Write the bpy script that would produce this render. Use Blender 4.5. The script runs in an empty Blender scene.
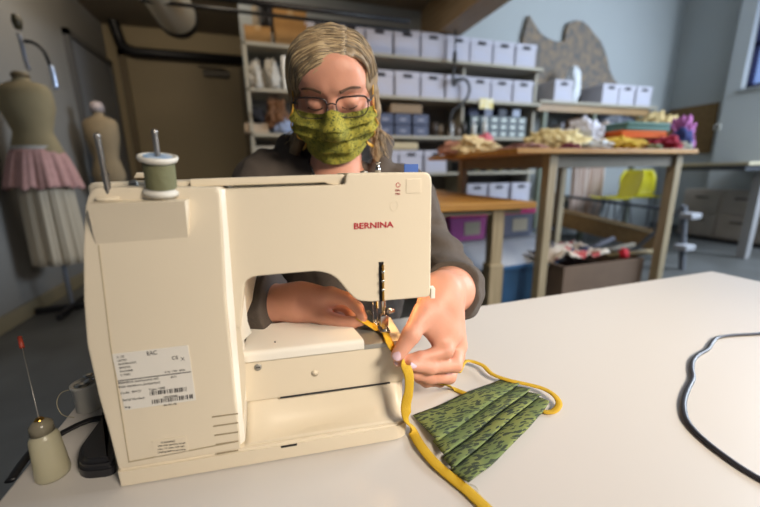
import bpy, bmesh, math, random
import numpy as np
from mathutils import Vector, Matrix, noise
try:
    import openvdb
except ImportError:
    import pyopenvdb as openvdb
random.seed(7)
PI = math.pi
SC = bpy.context.scene
COL = SC.collection
# ------------------------------------------------------------------ camera and measuring helpers
EYE = np.array([0.0, 0.0, 1.06])
TABLE_Z = 0.74
FPX, PIT, ROLL, YAW = 348.0, math.radians(13.1), math.radians(-0.9), math.radians(18.0)
_R = np.array([math.cos(YAW), -math.sin(YAW), 0]); _G = np.array([math.sin(YAW), math.cos(YAW), 0])
FW = math.cos(PIT)*_G - math.sin(PIT)*np.array([0, 0, 1.0])
_U = np.cross(_R, FW)
CR = math.cos(ROLL)*_R + math.sin(ROLL)*_U
CU = -math.sin(ROLL)*_R + math.cos(ROLL)*_U
def ray(x, y): return FW + CR*(x-380)/FPX - CU*(y-253.5)/FPX
def on(x, y, p, n):
    d = ray(x, y); return EYE + d*((np.array(p, float)-EYE) @ np.array(n, float))/(d @ np.array(n, float))
def atZ(x, y, z): return on(x, y, (0, 0, z), (0, 0, 1))
def atY(x, y, Y): return on(x, y, (0, Y, 0), (0, 1, 0))
def atX(x, y, X): return on(x, y, (X, 0, 0), (1, 0, 0))
def atD(x, y, d): return EYE + ray(x, y)*d
cd = bpy.data.cameras.new('camera'); cam = bpy.data.objects.new('camera', cd); COL.objects.link(cam)
cam.matrix_world = Matrix(((CR[0], CU[0], -FW[0], EYE[0]), (CR[1], CU[1], -FW[1], EYE[1]), (CR[2], CU[2], -FW[2], EYE[2]), (0, 0, 0, 1)))
cd.sensor_width = 36; cd.lens = FPX/760*36; cd.clip_start = .02; cd.clip_end = 60
cd.dof.use_dof = True; cd.dof.focus_distance = .46; cd.dof.aperture_fstop = 2.4
SC.camera = cam
SC.view_settings.view_transform = 'Standard'; SC.view_settings.look = 'None'; SC.view_settings.gamma = 1
SC.view_settings.use_curve_mapping = False
# ------------------------------------------------------------------ materials
def srgb(c):
    return tuple(((v/255)/12.92 if v/255 <= .04045 else ((v/255+.055)/1.055)**2.4) for v in c) + (1,)
MATS = {}
def mat(name, col, rough=.6, metal=0, bump=0, bscale=60, var=0, vscale=8, emis=None, estr=0, trans=0, sss=0, alpha=1, stretch=None, col2=None, coat=0, ior=1.45):
    if name in MATS: return MATS[name]
    m = bpy.data.materials.new(name); m.use_nodes = True; nt = m.node_tree; b = nt.nodes['Principled BSDF']
    b.inputs['Base Color'].default_value = srgb(col); b.inputs['Roughness'].default_value = rough
    b.inputs['Metallic'].default_value = metal; b.inputs['IOR'].default_value = ior
    if trans: b.inputs['Transmission Weight'].default_value = trans
    if coat: b.inputs['Coat Weight'].default_value = coat
    if sss:
        b.inputs['Subsurface Weight'].default_value = sss; b.inputs['Subsurface Radius'].default_value = (.012, .004, .002); b.inputs['Subsurface Scale'].default_value = 1
    if alpha < 1: b.inputs['Alpha'].default_value = alpha
    if emis: b.inputs['Emission Color'].default_value = srgb(emis); b.inputs['Emission Strength'].default_value = estr
    tc = nt.nodes.new('ShaderNodeTexCoord'); mp = nt.nodes.new('ShaderNodeMapping'); nt.links.new(tc.outputs['Object'], mp.inputs['Vector'])
    if stretch: mp.inputs['Scale'].default_value = stretch
    if var or col2:
        n = nt.nodes.new('ShaderNodeTexNoise'); n.inputs['Scale'].default_value = vscale; n.inputs['Detail'].default_value = 4
        nt.links.new(mp.outputs[0], n.inputs['Vector'])
        r = nt.nodes.new('ShaderNodeValToRGB'); r.color_ramp.elements[0].position = .35; r.color_ramp.elements[1].position = .65
        c1 = srgb(col2) if col2 else tuple(v*(1-var) for v in srgb(col)[:3])+(1,)
        r.color_ramp.elements[0].color = c1; r.color_ramp.elements[1].color = srgb(col)
        nt.links.new(n.outputs['Fac'], r.inputs['Fac']); nt.links.new(r.outputs['Color'], b.inputs['Base Color'])
    if bump:
        n = nt.nodes.new('ShaderNodeTexNoise'); n.inputs['Scale'].default_value = bscale; n.inputs['Detail'].default_value = 5
        nt.links.new(mp.outputs[0], n.inputs['Vector'])
        bp = nt.nodes.new('ShaderNodeBump'); bp.inputs['Strength'].default_value = bump; bp.inputs['Distance'].default_value = .004
        nt.links.new(n.outputs['Fac'], bp.inputs['Height']); nt.links.new(bp.outputs['Normal'], b.inputs['Normal'])
    MATS[name] = m; return m
def wood(name, c1, c2, scale=(1, 14, 14), s=3, rough=.5):
    return mat(name, c1, rough, col2=c2, stretch=scale, vscale=s, bump=.05, bscale=12)
# ------------------------------------------------------------------ mesh helpers
def obj(name, bm, m, parent=None, smooth=False, loc=None):
    me = bpy.data.meshes.new(name)
    if isinstance(bm, bmesh.types.BMesh):
        bm.to_mesh(me); bm.free()
    else:
        me.from_pydata(*bm); me.validate()
    if smooth:
        me.polygons.foreach_set('use_smooth', [True]*len(me.polygons))
        if smooth == 'auto':
            try: me.set_sharp_from_angle(angle=math.radians(38))
            except Exception: pass
    me.update()
    o = bpy.data.objects.new(name, me); COL.objects.link(o)
    for q in (m if isinstance(m, (list, tuple)) else [m]): me.materials.append(q)
    if parent: o.parent = parent
    if loc is not None: o.location = loc
    return o
def empty(name, loc=(0, 0, 0), rz=0):
    e = bpy.data.objects.new(name, None); COL.objects.link(e); e.location = loc; e.rotation_euler = (0, 0, rz); e.empty_display_size = .02
    return e
def tag(o, label, cat, group=None, kind=None):
    o['label'] = label; o['category'] = cat
    if group: o['group'] = group
    if kind: o['kind'] = kind
    return o
def struct(o): o['kind'] = 'structure'; return o
def kids(o): return list(o.children)
def dup(src, loc, rz=None, label=None, group=None, cat=None):
    r = src.copy(); COL.objects.link(r); r.location = loc
    if rz is not None: r.rotation_euler = (0, 0, rz)
    if label: r['label'] = label
    if group: r['group'] = group
    for ch in kids(src):
        c = ch.copy(); COL.objects.link(c); c.parent = r
        for g in kids(ch):
            d = g.copy(); COL.objects.link(d); d.parent = c
    return r
def box(bm, lo, hi, bev=0, seg=2, M=None):
    r = bmesh.ops.create_cube(bm, size=1)
    vs = r['verts']; lo = Vector(lo); hi = Vector(hi)
    for v in vs: v.co = Vector([(lo[i]+hi[i])/2 + v.co[i]*(hi[i]-lo[i]) for i in range(3)])
    if bev:
        es = list({e for v in vs for e in v.link_edges})
        g = bmesh.ops.bevel(bm, geom=es, offset=bev, segments=seg, affect='EDGES', profile=.5)
        vs = list({v for f in g['faces'] for v in f.verts} | {v for v in vs if v.is_valid})
    if M is not None:
        for v in vs: v.co = M @ v.co
    return vs
def boxm(lo, hi, bev=0, seg=2):
    bm = bmesh.new(); box(bm, lo, hi, bev, seg); return bm
def cyl(bm, a, b, r1, r2=None, n=20, caps=True):
    a = Vector(a); b = Vector(b); r2 = r1 if r2 is None else r2
    d = (b-a); L = d.length; q = d.to_track_quat('Z', 'Y').to_matrix().to_4x4()
    M = Matrix.Translation((a+b)/2) @ q
    return bmesh.ops.create_cone(bm, cap_ends=caps, segments=n, radius1=r1, radius2=r2, depth=L, matrix=M)['verts']
def cylm(a, b, r1, r2=None, n=20):
    bm = bmesh.new(); cyl(bm, a, b, r1, r2, n); return bm
def lathe(prof, n=28, M=None):
    bm = bmesh.new(); rings = []
    for r, z in prof:
        if r < 1e-6: rings.append([bm.verts.new((0, 0, z))])
        else: rings.append([bm.verts.new((r*math.cos(2*PI*i/n), r*math.sin(2*PI*i/n), z)) for i in range(n)])
    for A, B in zip(rings, rings[1:]):
        for i in range(n):
            j = (i+1) % n
            if len(A) == 1 and len(B) == 1: continue
            if len(A) == 1: bm.faces.new((A[0], B[i], B[j]))
            elif len(B) == 1: bm.faces.new((A[i], A[j], B[0]))
            else: bm.faces.new((A[i], A[j], B[j], B[i]))
    if len(rings[0]) > 1: bm.faces.new(rings[0])
    if len(rings[-1]) > 1: bm.faces.new(rings[-1])
    bmesh.ops.recalc_face_normals(bm, faces=bm.faces)
    if M is not None: bmesh.ops.transform(bm, matrix=M, verts=bm.verts)
    return bm
def spline(pts, n=12):
    P = [np.array(p, float) for p in pts]; P = [2*P[0]-P[1]] + P + [2*P[-1]-P[-2]]; o = []
    for i in range(1, len(P)-2):
        for k in range(n):
            t = k/n; a, b, c, d = P[i-1:i+3]
            o.append(.5*((2*b)+(-a+c)*t+(2*a-5*b+4*c-d)*t*t+(-a+3*b-3*c+d)*t**3))
    o.append(P[-2]); return o
def tube(bm, pts, r, n=10, rr=None, up=None):
    """tube along pts; r may be a function of t; rr = second radius for a flat section (along the up vector)"""
    pts = [Vector(p) for p in pts]; rings = []; N = len(pts); prev = None
    for i, p in enumerate(pts):
        t = (pts[min(i+1, N-1)]-pts[max(i-1, 0)]).normalized()
        u = (Vector(up(i/(N-1))) if callable(up) else Vector(up)) if up is not None else (prev if prev is not None else (Vector((0, 0, 1)) if abs(t.z) < .9 else Vector((1, 0, 0))))
        s = t.cross(u).normalized(); u2 = s.cross(t).normalized(); prev = u2
        ra = r(i/(N-1)) if callable(r) else r; rb = rr if rr else ra
        rings.append([bm.verts.new(p + s*ra*math.cos(2*PI*k/n) + u2*rb*math.sin(2*PI*k/n)) for k in range(n)])
    for A, B in zip(rings, rings[1:]):
        for k in range(n): bm.faces.new((A[k], A[(k+1) % n], B[(k+1) % n], B[k]))
    bm.faces.new(rings[0][::-1]); bm.faces.new(rings[-1])
def tubem(pts, r, n=10, rr=None, up=None, sm=0):
    bm = bmesh.new(); tube(bm, spline(pts, sm) if sm else pts, r, n, rr, up); return bm
def prism(outline, d0, d1, axis=1, bev=0, seg=2):
    """outline of (a, b) pairs extruded along axis 1 (a->x, b->z)"""
    bm = bmesh.new()
    A = [bm.verts.new((a, d0, b)) for a, b in outline]; B = [bm.verts.new((a, d1, b)) for a, b in outline]
    f0 = bm.faces.new(A); f1 = bm.faces.new(B[::-1]); n = len(A)
    for i in range(n): bm.faces.new((A[i], B[i], B[(i+1) % n], A[(i+1) % n]))
    bmesh.ops.recalc_face_normals(bm, faces=bm.faces)
    if bev:
        es = [e for e in bm.edges if len(e.link_faces) == 2 and (f0 in e.link_faces or f1 in e.link_faces)]
        bmesh.ops.bevel(bm, geom=es, offset=bev, segments=seg, affect='EDGES', profile=.5)
    bmesh.ops.triangulate(bm, faces=[f for f in bm.faces if len(f.verts) > 4])
    return bm
def rounded(pts, r, seg=4, rs=None):
    """round the corners of a 2d polygon; rs overrides the radius per corner"""
    out = []; n = len(pts)
    for i in range(n):
        p0, p, p1 = (np.array(pts[j % n], float) for j in (i-1, i, i+1)); ri = rs.get(i, r) if rs else r
        a = p0-p; b = p1-p; la, lb = np.linalg.norm(a), np.linalg.norm(b); q = min(ri, la*.48, lb*.48)
        if q < 1e-5: out.append(tuple(p)); continue
        s = p+a/la*q; e = p+b/lb*q
        for k in range(seg+1):
            t = k/seg; out.append(tuple((1-t)**2*s+2*t*(1-t)*p+t*t*e))
    return out
def blob(c, r, seed=0, amp=.25, freq=2.0, sub=4, flat=None, rot=0):
    """lumpy cloth-like heap with creases"""
    bm = bmesh.new(); bmesh.ops.create_icosphere(bm, subdivisions=sub+1, radius=1)
    off = Vector((seed*3.7, seed*1.3, seed*2.1))
    for v in bm.verts:
        p = v.co.copy(); k = noise.fractal(p*freq+off, .6, 2.2, 4)
        cr = abs(noise.noise(p*freq*1.9+off*2))
        q2 = Vector((p.x*freq*2.1, p.y*freq*2.1, p.z*freq*4.5))+off+Vector((k, k, k))*1.2; rg = 1-abs(noise.noise(q2))*2
        p = p*(1+amp*k-amp*.8*(.4-cr)+amp*.28*(rg-.6)+amp*.16*(1-2*abs(noise.noise(q2*2.3))-.6))
        q = Vector((p.x*r[0], p.y*r[1], p.z*r[2])); q.rotate(Matrix.Rotation(rot, 3, 'Z'))
        v.co = q+Vector(c)
        if flat is not None and v.co.z < flat: v.co.z = flat
    return bm
def text(name, s, size, m, parent, M, align='LEFT', ext=.0002, bold=0):
    c = bpy.data.curves.new(name, 'FONT'); c.body = s; c.size = size; c.extrude = ext; c.align_x = align; c.align_y = 'CENTER'; c.offset = bold
    t = bpy.data.objects.new(name+'_source', c); COL.objects.link(t)
    dg = bpy.context.evaluated_depsgraph_get(); me = bpy.data.meshes.new_from_object(t.evaluated_get(dg))
    bpy.data.objects.remove(t); me.name = name; me.materials.clear(); me.materials.append(m); me.transform(M)
    o = bpy.data.objects.new(name, me); COL.objects.link(o)
    if parent: o.parent = parent
    return o
# ------------------------------------------------------------------ smooth implicit bodies
class Field:
    def __init__(s, lo, hi, vox):
        s.lo = np.array(lo, float); s.v = vox; s.n = np.ceil((np.array(hi)-s.lo)/vox).astype(int)+1
        s.ax = [(s.lo[i]+np.arange(s.n[i])*vox).astype(np.float32) for i in range(3)]
        s.d = np.full(s.n, .05, np.float32)
    def block(s, lo, hi):
        a = np.clip(np.floor((np.array(lo)-s.lo)/s.v).astype(int), 0, s.n); b = np.clip(np.ceil((np.array(hi)-s.lo)/s.v).astype(int)+1, 0, s.n)
        sl = tuple(slice(a[i], b[i]) for i in range(3))
        return sl, [s.ax[0][sl[0]][:, None, None], s.ax[1][sl[1]][None, :, None], s.ax[2][sl[2]][None, None, :]]
    def mix(s, sl, f, k, op):
        g = s.d[sl]
        if op == 'u':
            h = np.maximum(k-np.abs(g-f), 0)/k; s.d[sl] = np.minimum(g, f)-h*h*k*.25
        elif op == 's':
            f = -f; h = np.maximum(k-np.abs(g-f), 0)/k; s.d[sl] = np.maximum(g, f)+h*h*k*.25
        elif op == 'i':
            h = np.maximum(k-np.abs(g-f), 0)/k; s.d[sl] = np.maximum(g, f)+h*h*k*.25
    def cap(s, a, b, ra, rb=None, k=.01, op='u'):
        a = np.array(a, float); b = np.array(b, float); rb = ra if rb is None else rb; m = max(ra, rb)+k+.012
        sl, P = s.block(np.minimum(a, b)-m, np.maximum(a, b)+m); ba = b-a; L = max(ba@ba, 1e-9)
        t = sum((P[i]-a[i])*ba[i] for i in range(3))/L; t = np.clip(t, 0, 1)
        f = np.sqrt(sum((P[i]-a[i]-t*ba[i])**2 for i in range(3)))-(ra+(rb-ra)*t)
        s.mix(sl, f.astype(np.float32), k, op)
    def ell(s, c, r, R=None, k=.01, op='u'):
        c = np.array(c, float); r = np.array(r, float); m = max(r)+k+.012; sl, P = s.block(c-m, c+m)
        R = np.eye(3) if R is None else R   # columns = local axes
        q = [sum(R[i, j]*(P[i]-c[i]) for i in range(3)) for j in range(3)]
        k0 = np.sqrt(sum((q[j]/r[j])**2 for j in range(3)))+1e-6; k1 = np.sqrt(sum((q[j]/r[j]**2)**2 for j in range(3)))+1e-6
        s.mix(sl, (k0*(k0-1)/k1).astype(np.float32), k, op)
    def path(s, pts, rs, k=.01, op='u'):
        for i in range(len(pts)-1): s.cap(pts[i], pts[i+1], rs[i], rs[i+1], k, op)
    def func(s, fn):
        _, P = s.block(s.lo, s.lo+s.n*s.v); s.d = fn(s.d, *P).astype(np.float32)
    def mesh(s, iso=0.0):
        d = s.d.copy()
        for i in range(3):
            sl = [slice(None)]*3
            for e in (0, -1): sl[i] = e; d[tuple(sl)] = np.maximum(d[tuple(sl)], .01)
        g = openvdb.FloatGrid(1.0); g.copyFromArray(d); g.transform = openvdb.createLinearTransform(voxelSize=s.v)
        pts, q = g.convertToQuads(isovalue=iso)
        pts = pts+s.lo
        return pts, q
def quads_obj(name, pts, q, m, parent=None, mi=None):
    me = bpy.data.meshes.new(name); me.vertices.add(len(pts)); me.vertices.foreach_set('co', np.asarray(pts, np.float32).ravel())
    me.loops.add(len(q)*4); me.loops.foreach_set('vertex_index', np.asarray(q)[:, ::-1].astype(np.int32).ravel())
    me.polygons.add(len(q)); me.polygons.foreach_set('loop_start', np.arange(len(q), dtype=np.int32)*4)
    me.update(calc_edges=True); me.polygons.foreach_set('use_smooth', np.ones(len(q), bool))
    for k in (m if isinstance(m, (list, tuple)) else [m]): me.materials.append(k)
    if mi is not None: me.polygons.foreach_set('material_index', mi)
    bm = bmesh.new(); bm.from_mesh(me)
    big = bm.calc_volume(signed=True)
    if big < 0: bmesh.ops.reverse_faces(bm, faces=bm.faces)
    for _ in range(2): bmesh.ops.smooth_vert(bm, verts=bm.verts, factor=.5, use_axis_x=True, use_axis_y=True, use_axis_z=True)
    bm.to_mesh(me); bm.free()
    o = bpy.data.objects.new(name, me); COL.objects.link(o)
    if parent: o.parent = parent
    return o
def wob(x, y, z, f, s=0):
    """cheap smooth noise for cloth folds"""
    return (np.sin(x*f+1.7*np.sin(y*f*.7+s)+s)*np.sin(y*f*1.1+1.3*np.sin(z*f*.8+s*2))+np.sin(z*f*1.3+1.9*np.sin(x*f*.9-s)))*.5
# ------------------------------------------------------------------ the room
m_wall_l = mat('painted wall grey', (122, 121, 118), .85, var=.06, vscale=1.5)
m_wall_b = mat('painted wall blue grey', (158, 164, 166), .85, var=.04, vscale=1)
m_wall_d = mat('painted wall dull beige', (150, 136, 108), .85, var=.06, vscale=1.2)
m_floor = mat('grey concrete floor', (88, 90, 90), .5, bump=.06, bscale=9, col2=(72, 73, 72), vscale=2.2)
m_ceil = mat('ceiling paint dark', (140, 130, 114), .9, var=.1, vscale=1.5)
m_beam = wood('pale timber beam', (150, 132, 104), (132, 114, 88), (14, 1, 14))
m_door = mat('door blue grey paint', (116, 120, 126), .6)
m_door2 = mat('door beige paint', (140, 126, 98), .6)
m_trim = mat('trim beige', (126, 117, 94), .7)
m_black = mat('black plastic', (22, 22, 25), .45)
m_dark = mat('dark grey plastic', (45, 46, 50), .5)
def S(name, lo, hi, m, parent=None): 
    o = obj(name, boxm(lo, hi), m, parent)
    if parent is None: struct(o)
    return o
XL, YB, YA, XR = -1.84, 4.52, 6.0, 6.75
S('floor', (-2.0, -2.6, -.1), (7.2, 6.2, 0), m_floor)
S('wall_left', (XL-.12, -2.6, 0), (XL, 6.12, 4.6), m_wall_l)
S('wall_alcove', (XL, YA, 0), (-.1, YA+.12, 4.6), m_wall_d)
S('wall_return', (-.1, YB+.12, 0), (.02, YA+.12, 4.6), m_wall_d)
S('wall_back', (-.1, YB, 0), (XR+.12, YB+.12, 4.6), m_wall_b)
S('wall_right', (XR, 3.6, 0), (XR+.12, YB, 4.6), m_wall_b)
# near right wall with a window opening
XN = 6.5
wY0, wY1, wz0 = 1.6, float(atX(741, 88, XN)[1]), float(atX(748, 88, XN)[2])
bm = bmesh.new()
box(bm, (XN, wY1, 0), (XN+.37, 3.62, 4.6)); box(bm, (XN, -2.6, 0), (XN+.37, wY0, 4.6)); box(bm, (XN, wY0, 0), (XN+.37, wY1, wz0)); box(bm, (XN, wY0, 3.6), (XN+.37, wY1, 4.6))
struct(obj('wall_near_right', bm, mat('painted wall pale grey', (176, 182, 186), .85, var=.04, vscale=1)))
win = struct(obj('window_1', boxm((XN+.14, wY0, wz0), (XN+.15, wY1, 3.6)), mat('window daylight glass', (150, 175, 215), .2, emis=(120, 150, 215), estr=.55)))
bm = bmesh.new()
for y in (wY0+.03, (wY0+wY1)/2, wY1-.03): box(bm, (XN+.1, y-.03, wz0), (XN+.16, y+.03, 3.6))
for z in (wz0+.03, 2.7, 3.57): box(bm, (XN+.1, wY0, z-.03), (XN+.16, wY1, z+.03))
obj('window_frame', bm, mat('window frame navy', (42, 48, 92), .5), win)
obj('window_sill', boxm((XN-.03, wY0-.05, wz0-.03), (XN+.14, wY1+.03, wz0)), mat('sill grey', (150, 156, 162), .6), win)
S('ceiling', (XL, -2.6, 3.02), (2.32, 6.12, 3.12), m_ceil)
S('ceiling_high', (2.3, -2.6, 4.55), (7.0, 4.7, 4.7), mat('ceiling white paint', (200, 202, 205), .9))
# edge beam of the low ceiling and a second joist
bx = float(atY(463, 32, 4.0)[0])
tag(obj('ceiling_beam', boxm((bx-.30, -1.0, float(atY(463, 34, 4.0)[2])), (bx, YB, 3.02), .004), m_beam), 'pale timber beam running along the edge of the low ceiling', 'beam')
struct(bpy.data.objects['ceiling_beam']); bpy.data.objects['ceiling_beam'].name = 'trim_1'
for k in ('label', 'category'):
    del bpy.data.objects['trim_1'][k]
S('trim_2', (.4, 2.9, 2.86), (bx-.3, 3.15, 3.02), m_beam)
S('wall_loft', (2.3, -2.6, 3.02), (2.42, YB, 4.6), m_wall_d)
# doors
dz = float(atX(65, 31, XL)[2]); y0 = float(atX(70, 60, XL)[1]); 
d1 = struct(obj('door_1', boxm((XL, y0, 0), (XL+.03, y0+1.05, dz-.05), .004), m_door))
bm = bmesh.new(); box(bm, (XL, y0-.06, 0), (XL+.05, y0, dz+.01)); box(bm, (XL, y0+1.05, 0), (XL+.05, y0+1.11, dz+.01)); box(bm, (XL, y0-.06, dz-.05), (XL+.05, y0+1.11, dz+.01))
obj('door_frame', bm, mat('door frame dark grey', (84, 84, 84), .6), d1)
p = atY(222, 64, YA); q = atY(150, 64, YA); dt = float(p[2])
d2 = struct(obj('door_2', boxm((-1.62, YA-.03, 0), (-.2, YA, dt), .004), m_door2))
bm = bmesh.new(); box(bm, (-1.7, YA-.06, 0), (-1.62, YA, dt+.08)); box(bm, (-.2, YA-.06, 0), (-.12, YA, dt+.08)); box(bm, (-1.7, YA-.06, dt), (-.12, YA, dt+.08))
obj('door_frame', bm, mat('door frame brown', (104, 92, 70), .6), d2)
c0 = atY(199, 67, YA-.06); c1 = atY(230, 78, YA-.06)
bm = bmesh.new(); box(bm, (c0[0]+.05, YA-.1, c1[2]), (c1[0], YA-.03, c0[2]-.04), .006); cyl(bm, (c0[0], YA-.12, c0[2]), (c1[0]-.05, YA-.08, c0[2]-.01), .012)
obj('door_closer', bm, mat('door closer grey', (74, 68, 56), .5), d2)
bm = bmesh.new(); cyl(bm, (-1.5, YA-.03, 1.0), (-1.5, YA-.1, 1.0), .012); cyl(bm, (-1.5, YA-.09, 1.0), (-1.38, YA-.09, 1.0), .011)
obj('door_handle', bm, mat('brushed steel', (150, 150, 150), .35, 1), d2)
S('baseboard_left', (XL, -2.6, 0), (XL+.02, y0-.06, .11), m_trim)
S('baseboard_right', (XR-.02, 3.78, 0), (XR, YB, .1), mat('vinyl skirting grey', (90, 92, 94), .6))
# pipes, duct
def pipe_pts():
    a = atX(95, -8, XL+.12); b = atX(147, 36, XL+.12)
    z = float(atY(200, 57, YA-.12)[2]); zt = float(a[2])
    return [(XL+.12, 1.5, zt), (XL+.12, 5.55, zt), (XL+.16, YA-.18, zt-.1), (XL+.2, YA-.12, zt-.35), (XL+.24, YA-.12, z+.06), (XL+.36, YA-.12, z), (0, YA-.12, z)]
bm = bmesh.new(); pp = pipe_pts(); tube(bm, spline(pp[:2], 1)[:-1]+spline(pp[1:-1], 8)+[pp[-1]], .06, 14)
struct(obj('trim_3', bm, m_black, smooth=True)).name = 'trim_3'
dq = atY(172, 8, 4.3); R_ = .19
duct = empty('ventilation_duct', (float(dq[0]), 3.9, float(dq[2])))
tag(duct, 'white round ventilation duct with a dark collar hanging below the low ceiling', 'duct')
prof = [(R_, 0), (R_, 2.8), (R_*.97, 2.86), (R_*.8, 2.92), (0, 2.96)]
obj('pipe', lathe(prof, 32, Matrix.Rotation(PI/2, 4, 'X') @ Matrix.Scale(-1, 4, (0, 0, 1)) @ Matrix.Translation((0, 0, -2.2))), mat('duct white', (200, 192, 172), .5), duct, True)
obj('collar', lathe([(R_*1.06, 0), (R_*1.06, .1), (R_*.9, .1)], 32, Matrix.Rotation(PI/2, 4, 'X') @ Matrix.Scale(-1, 4, (0, 0, 1)) @ Matrix.Translation((0, 0, .52))), m_black, duct, True)
obj('hanger', cylm((0, 0, R_), (0, 0, 3.02-float(dq[2])), .008), m_black, duct)
# ceiling conduits running along the shelves
for i, (ya, yb, y, r) in enumerate(((4, 14, 3.6, .025), (15, 24, 3.75, .016))):
    a = atY(195, ya, y); b = atY(410, yb, y); z = float((a[2]+b[2])/2)
    if z > 2.98: z = 2.96 - i*.1
    o = obj('ceiling_conduit', cylm((a[0]-.4, y, z), (min(b[0], bx-.32), y, z), r), m_black, smooth=True)
    tag(o, ['thick black conduit under the low ceiling above the shelves', 'thin black conduit hanging nearest above the top row of boxes'][i], 'pipe')
# cork board and thermostat
cb = [atX(680, 108, XR), atX(716, 101, XR), atX(716, 150, XR), atX(655, 118, XR)]
yy0 = 3.8; zc = float(atX(690, 107, XR)[2])
o = obj('cork_board', boxm((XR-.025, 3.8, zc-.75), (XR, YB-.02, zc), .003), mat('cork brown', (124, 100, 66), .9, var=.3, vscale=30)); tag(o, 'brown cork board fixed low on the right-hand wall', 'board')
o = obj('cork_board', boxm((5.72, YB-.025, zc-.7), (XR-.03, YB, zc-.04), .003), MATS['cork brown']); tag(o, 'brown cork board on the back wall behind the heap of fabrics', 'board')
tp = atX(718, 127, XN)
th = tag(empty('thermostat', (XN, float(tp[1]), float(tp[2]))), 'small white thermostat on the pale right wall below the window', 'thermostat')
obj('housing', boxm((-.02, -.04, -.04), (0, .04, .04), .004), mat('white plastic', (205, 205, 200), .4), th); obj('dial', cylm((-.02, 0, 0), (-.032, 0, 0), .022), m_dark, th)
# ------------------------------------------------------------------ lights
w = bpy.data.worlds.new('world'); SC.world = w; w.use_nodes = True
w.node_tree.nodes['Background'].inputs[0].default_value = (.55, .66, .85, 1); w.node_tree.nodes['Background'].inputs[1].default_value = .22
def area(name, loc, target, size, power, col, sy=None, spread=None):
    l = bpy.data.lights.new(name, 'AREA'); l.energy = power; l.color = col; l.size = size
    if sy: l.shape = 'RECTANGLE'; l.size_y = sy
    if spread: l.spread = math.radians(spread)
    o = bpy.data.objects.new(name, l); COL.objects.link(o); o.location = loc
    o.rotation_euler = (Vector(target)-Vector(loc)).to_track_quat('-Z', 'Y').to_euler(); return o
area('window_daylight', (6.3, .6, 2.6), (1.5, 1.8, .9), 2.6, 460, (.76, .87, 1.0), 1.8)
area('high_daylight', (4.6, 1.2, 4.4), (4.2, 3.0, 0), 2.6, 70, (.7, .84, 1.0), 2.2)
area('ceiling_lamp', (1.1, -1.3, 2.15), (.62, .6, .85), .7, 12.2, (1.0, .875, .72), .5, 62)
area('alcove_fill', (-.9, 3.6, 2.95), (-.9, 4.8, .8), .9, 24, (1.0, .86, .68), .4)  # added warm fill that lifts the dark alcove; no known fixture there
area('worktable_fill', (2.0, .9, 2.95), (2.3, 2.1, .8), 1.0, 20, (1.0, .86, .68), .4, 120)  # added fill brightening the front faces of the tall table and its posts
area('shelf_fill', (.6, 2.6, 2.9), (.7, 4.2, 1.2), 1.2, 16, (1.0, .82, .62), .3)  # added warm fill for the shelving and left background, not a real fixture
# ------------------------------------------------------------------ shelving unit against the back wall
m_shelf = mat('shelf cream laminate', (158, 152, 136), .6)
m_boxw = mat('storage box white card', (178, 178, 190), .75, var=.04, vscale=6)
m_hole = mat('box handle hole', (34, 31, 36), .8)
m_lab = mat('box print lilac', (176, 180, 200), .7)
m_card = mat('brown cardboard', (150, 112, 62), .8, var=.15, vscale=9)
SY, SB = 4.0, 4.5
levels = [1.278, .855, .42, -.01, -.43, -.86]; LZ = [1.06+z for z in levels]
SX0, SX1 = -.08, 3.56
unit = tag(empty('shelving_unit', (SX0, SY, 0)), 'long cream open shelving unit of storage boxes standing behind the seated person', 'shelf')
for z in LZ: obj('shelf', boxm((0, 0, z-.035), (SX1-SX0, SB-SY, z), .003), m_shelf, unit)
obj('back_panel', boxm((.03, SB-SY-.012, .05), (SX1-SX0-.03, SB-SY-.001, LZ[0]-.036)), mat('shelf back grey brown', (112, 106, 98), .8), unit)
for x in (0, 2.52, SX1-SX0-.03): obj('upright', boxm((x, .1 if x else 0, .002), (x+.03, SB-SY, LZ[0]-.036 if x > .1 else LZ[0]+.01)), m_shelf, unit)
def banker(name='storage_box', deep=.38):
    t = empty(name)
    obj('body', boxm((-.148, .006, 0), (.148, deep-.01, .215), .003), m_boxw, t)
    obj('lid', boxm((-.155, 0, .2), (.155, deep, .262), .004), m_boxw, t)
    obj('handle_hole', boxm((-.055, -.003, .196), (.055, .01, .232), .002), m_hole, t)
    bm = bmesh.new()
    for k in range(3): box(bm, (-.11, .004, .05+.03*k), (.11-.03*k, .0065, .062+.03*k))
    obj('print', bm, m_lab, t); return t
proto = banker(); protos_used = [False]
def put_box(x, y, z, label, group, rz=0):
    if not protos_used[0]:
        protos_used[0] = True; o = proto; o.location = (x, y, z); o.rotation_euler = (0, 0, rz); tag(o, label, 'box', group); return o
    o = dup(proto, (x, y, z), rz, label, group); o['category'] = 'box'; return o
words = ['first', 'second', 'third', 'fourth', 'fifth', 'sixth', 'seventh', 'eighth', 'ninth', 'tenth']
xr = [float(atY(x, 60, SY)[0]) for x in (537.3,)][0]
n1 = 9; 
for i in range(n1):
    x = xr-.16-i*.3245
    where = 'white lidded storage box on the top shelf, %s from its right-hand end' % words[i] if i else 'white lidded storage box at the right-hand end of the top shelf'
    put_box(x, SY+.01+random.uniform(0, .02), LZ[0]+.001, where, 'storage boxes on the top shelf', random.uniform(-.02, .02))
for i in range(7):
    x = xr-.16-i*.323
    where = 'white lidded storage box on the second shelf, %s from its right-hand end' % words[i] if i else 'white lidded storage box at the right-hand end of the second shelf'
    put_box(x, SY+.01+random.uniform(0, .02), LZ[1]+.001, where, 'storage boxes on the second shelf', random.uniform(-.02, .02))
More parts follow.
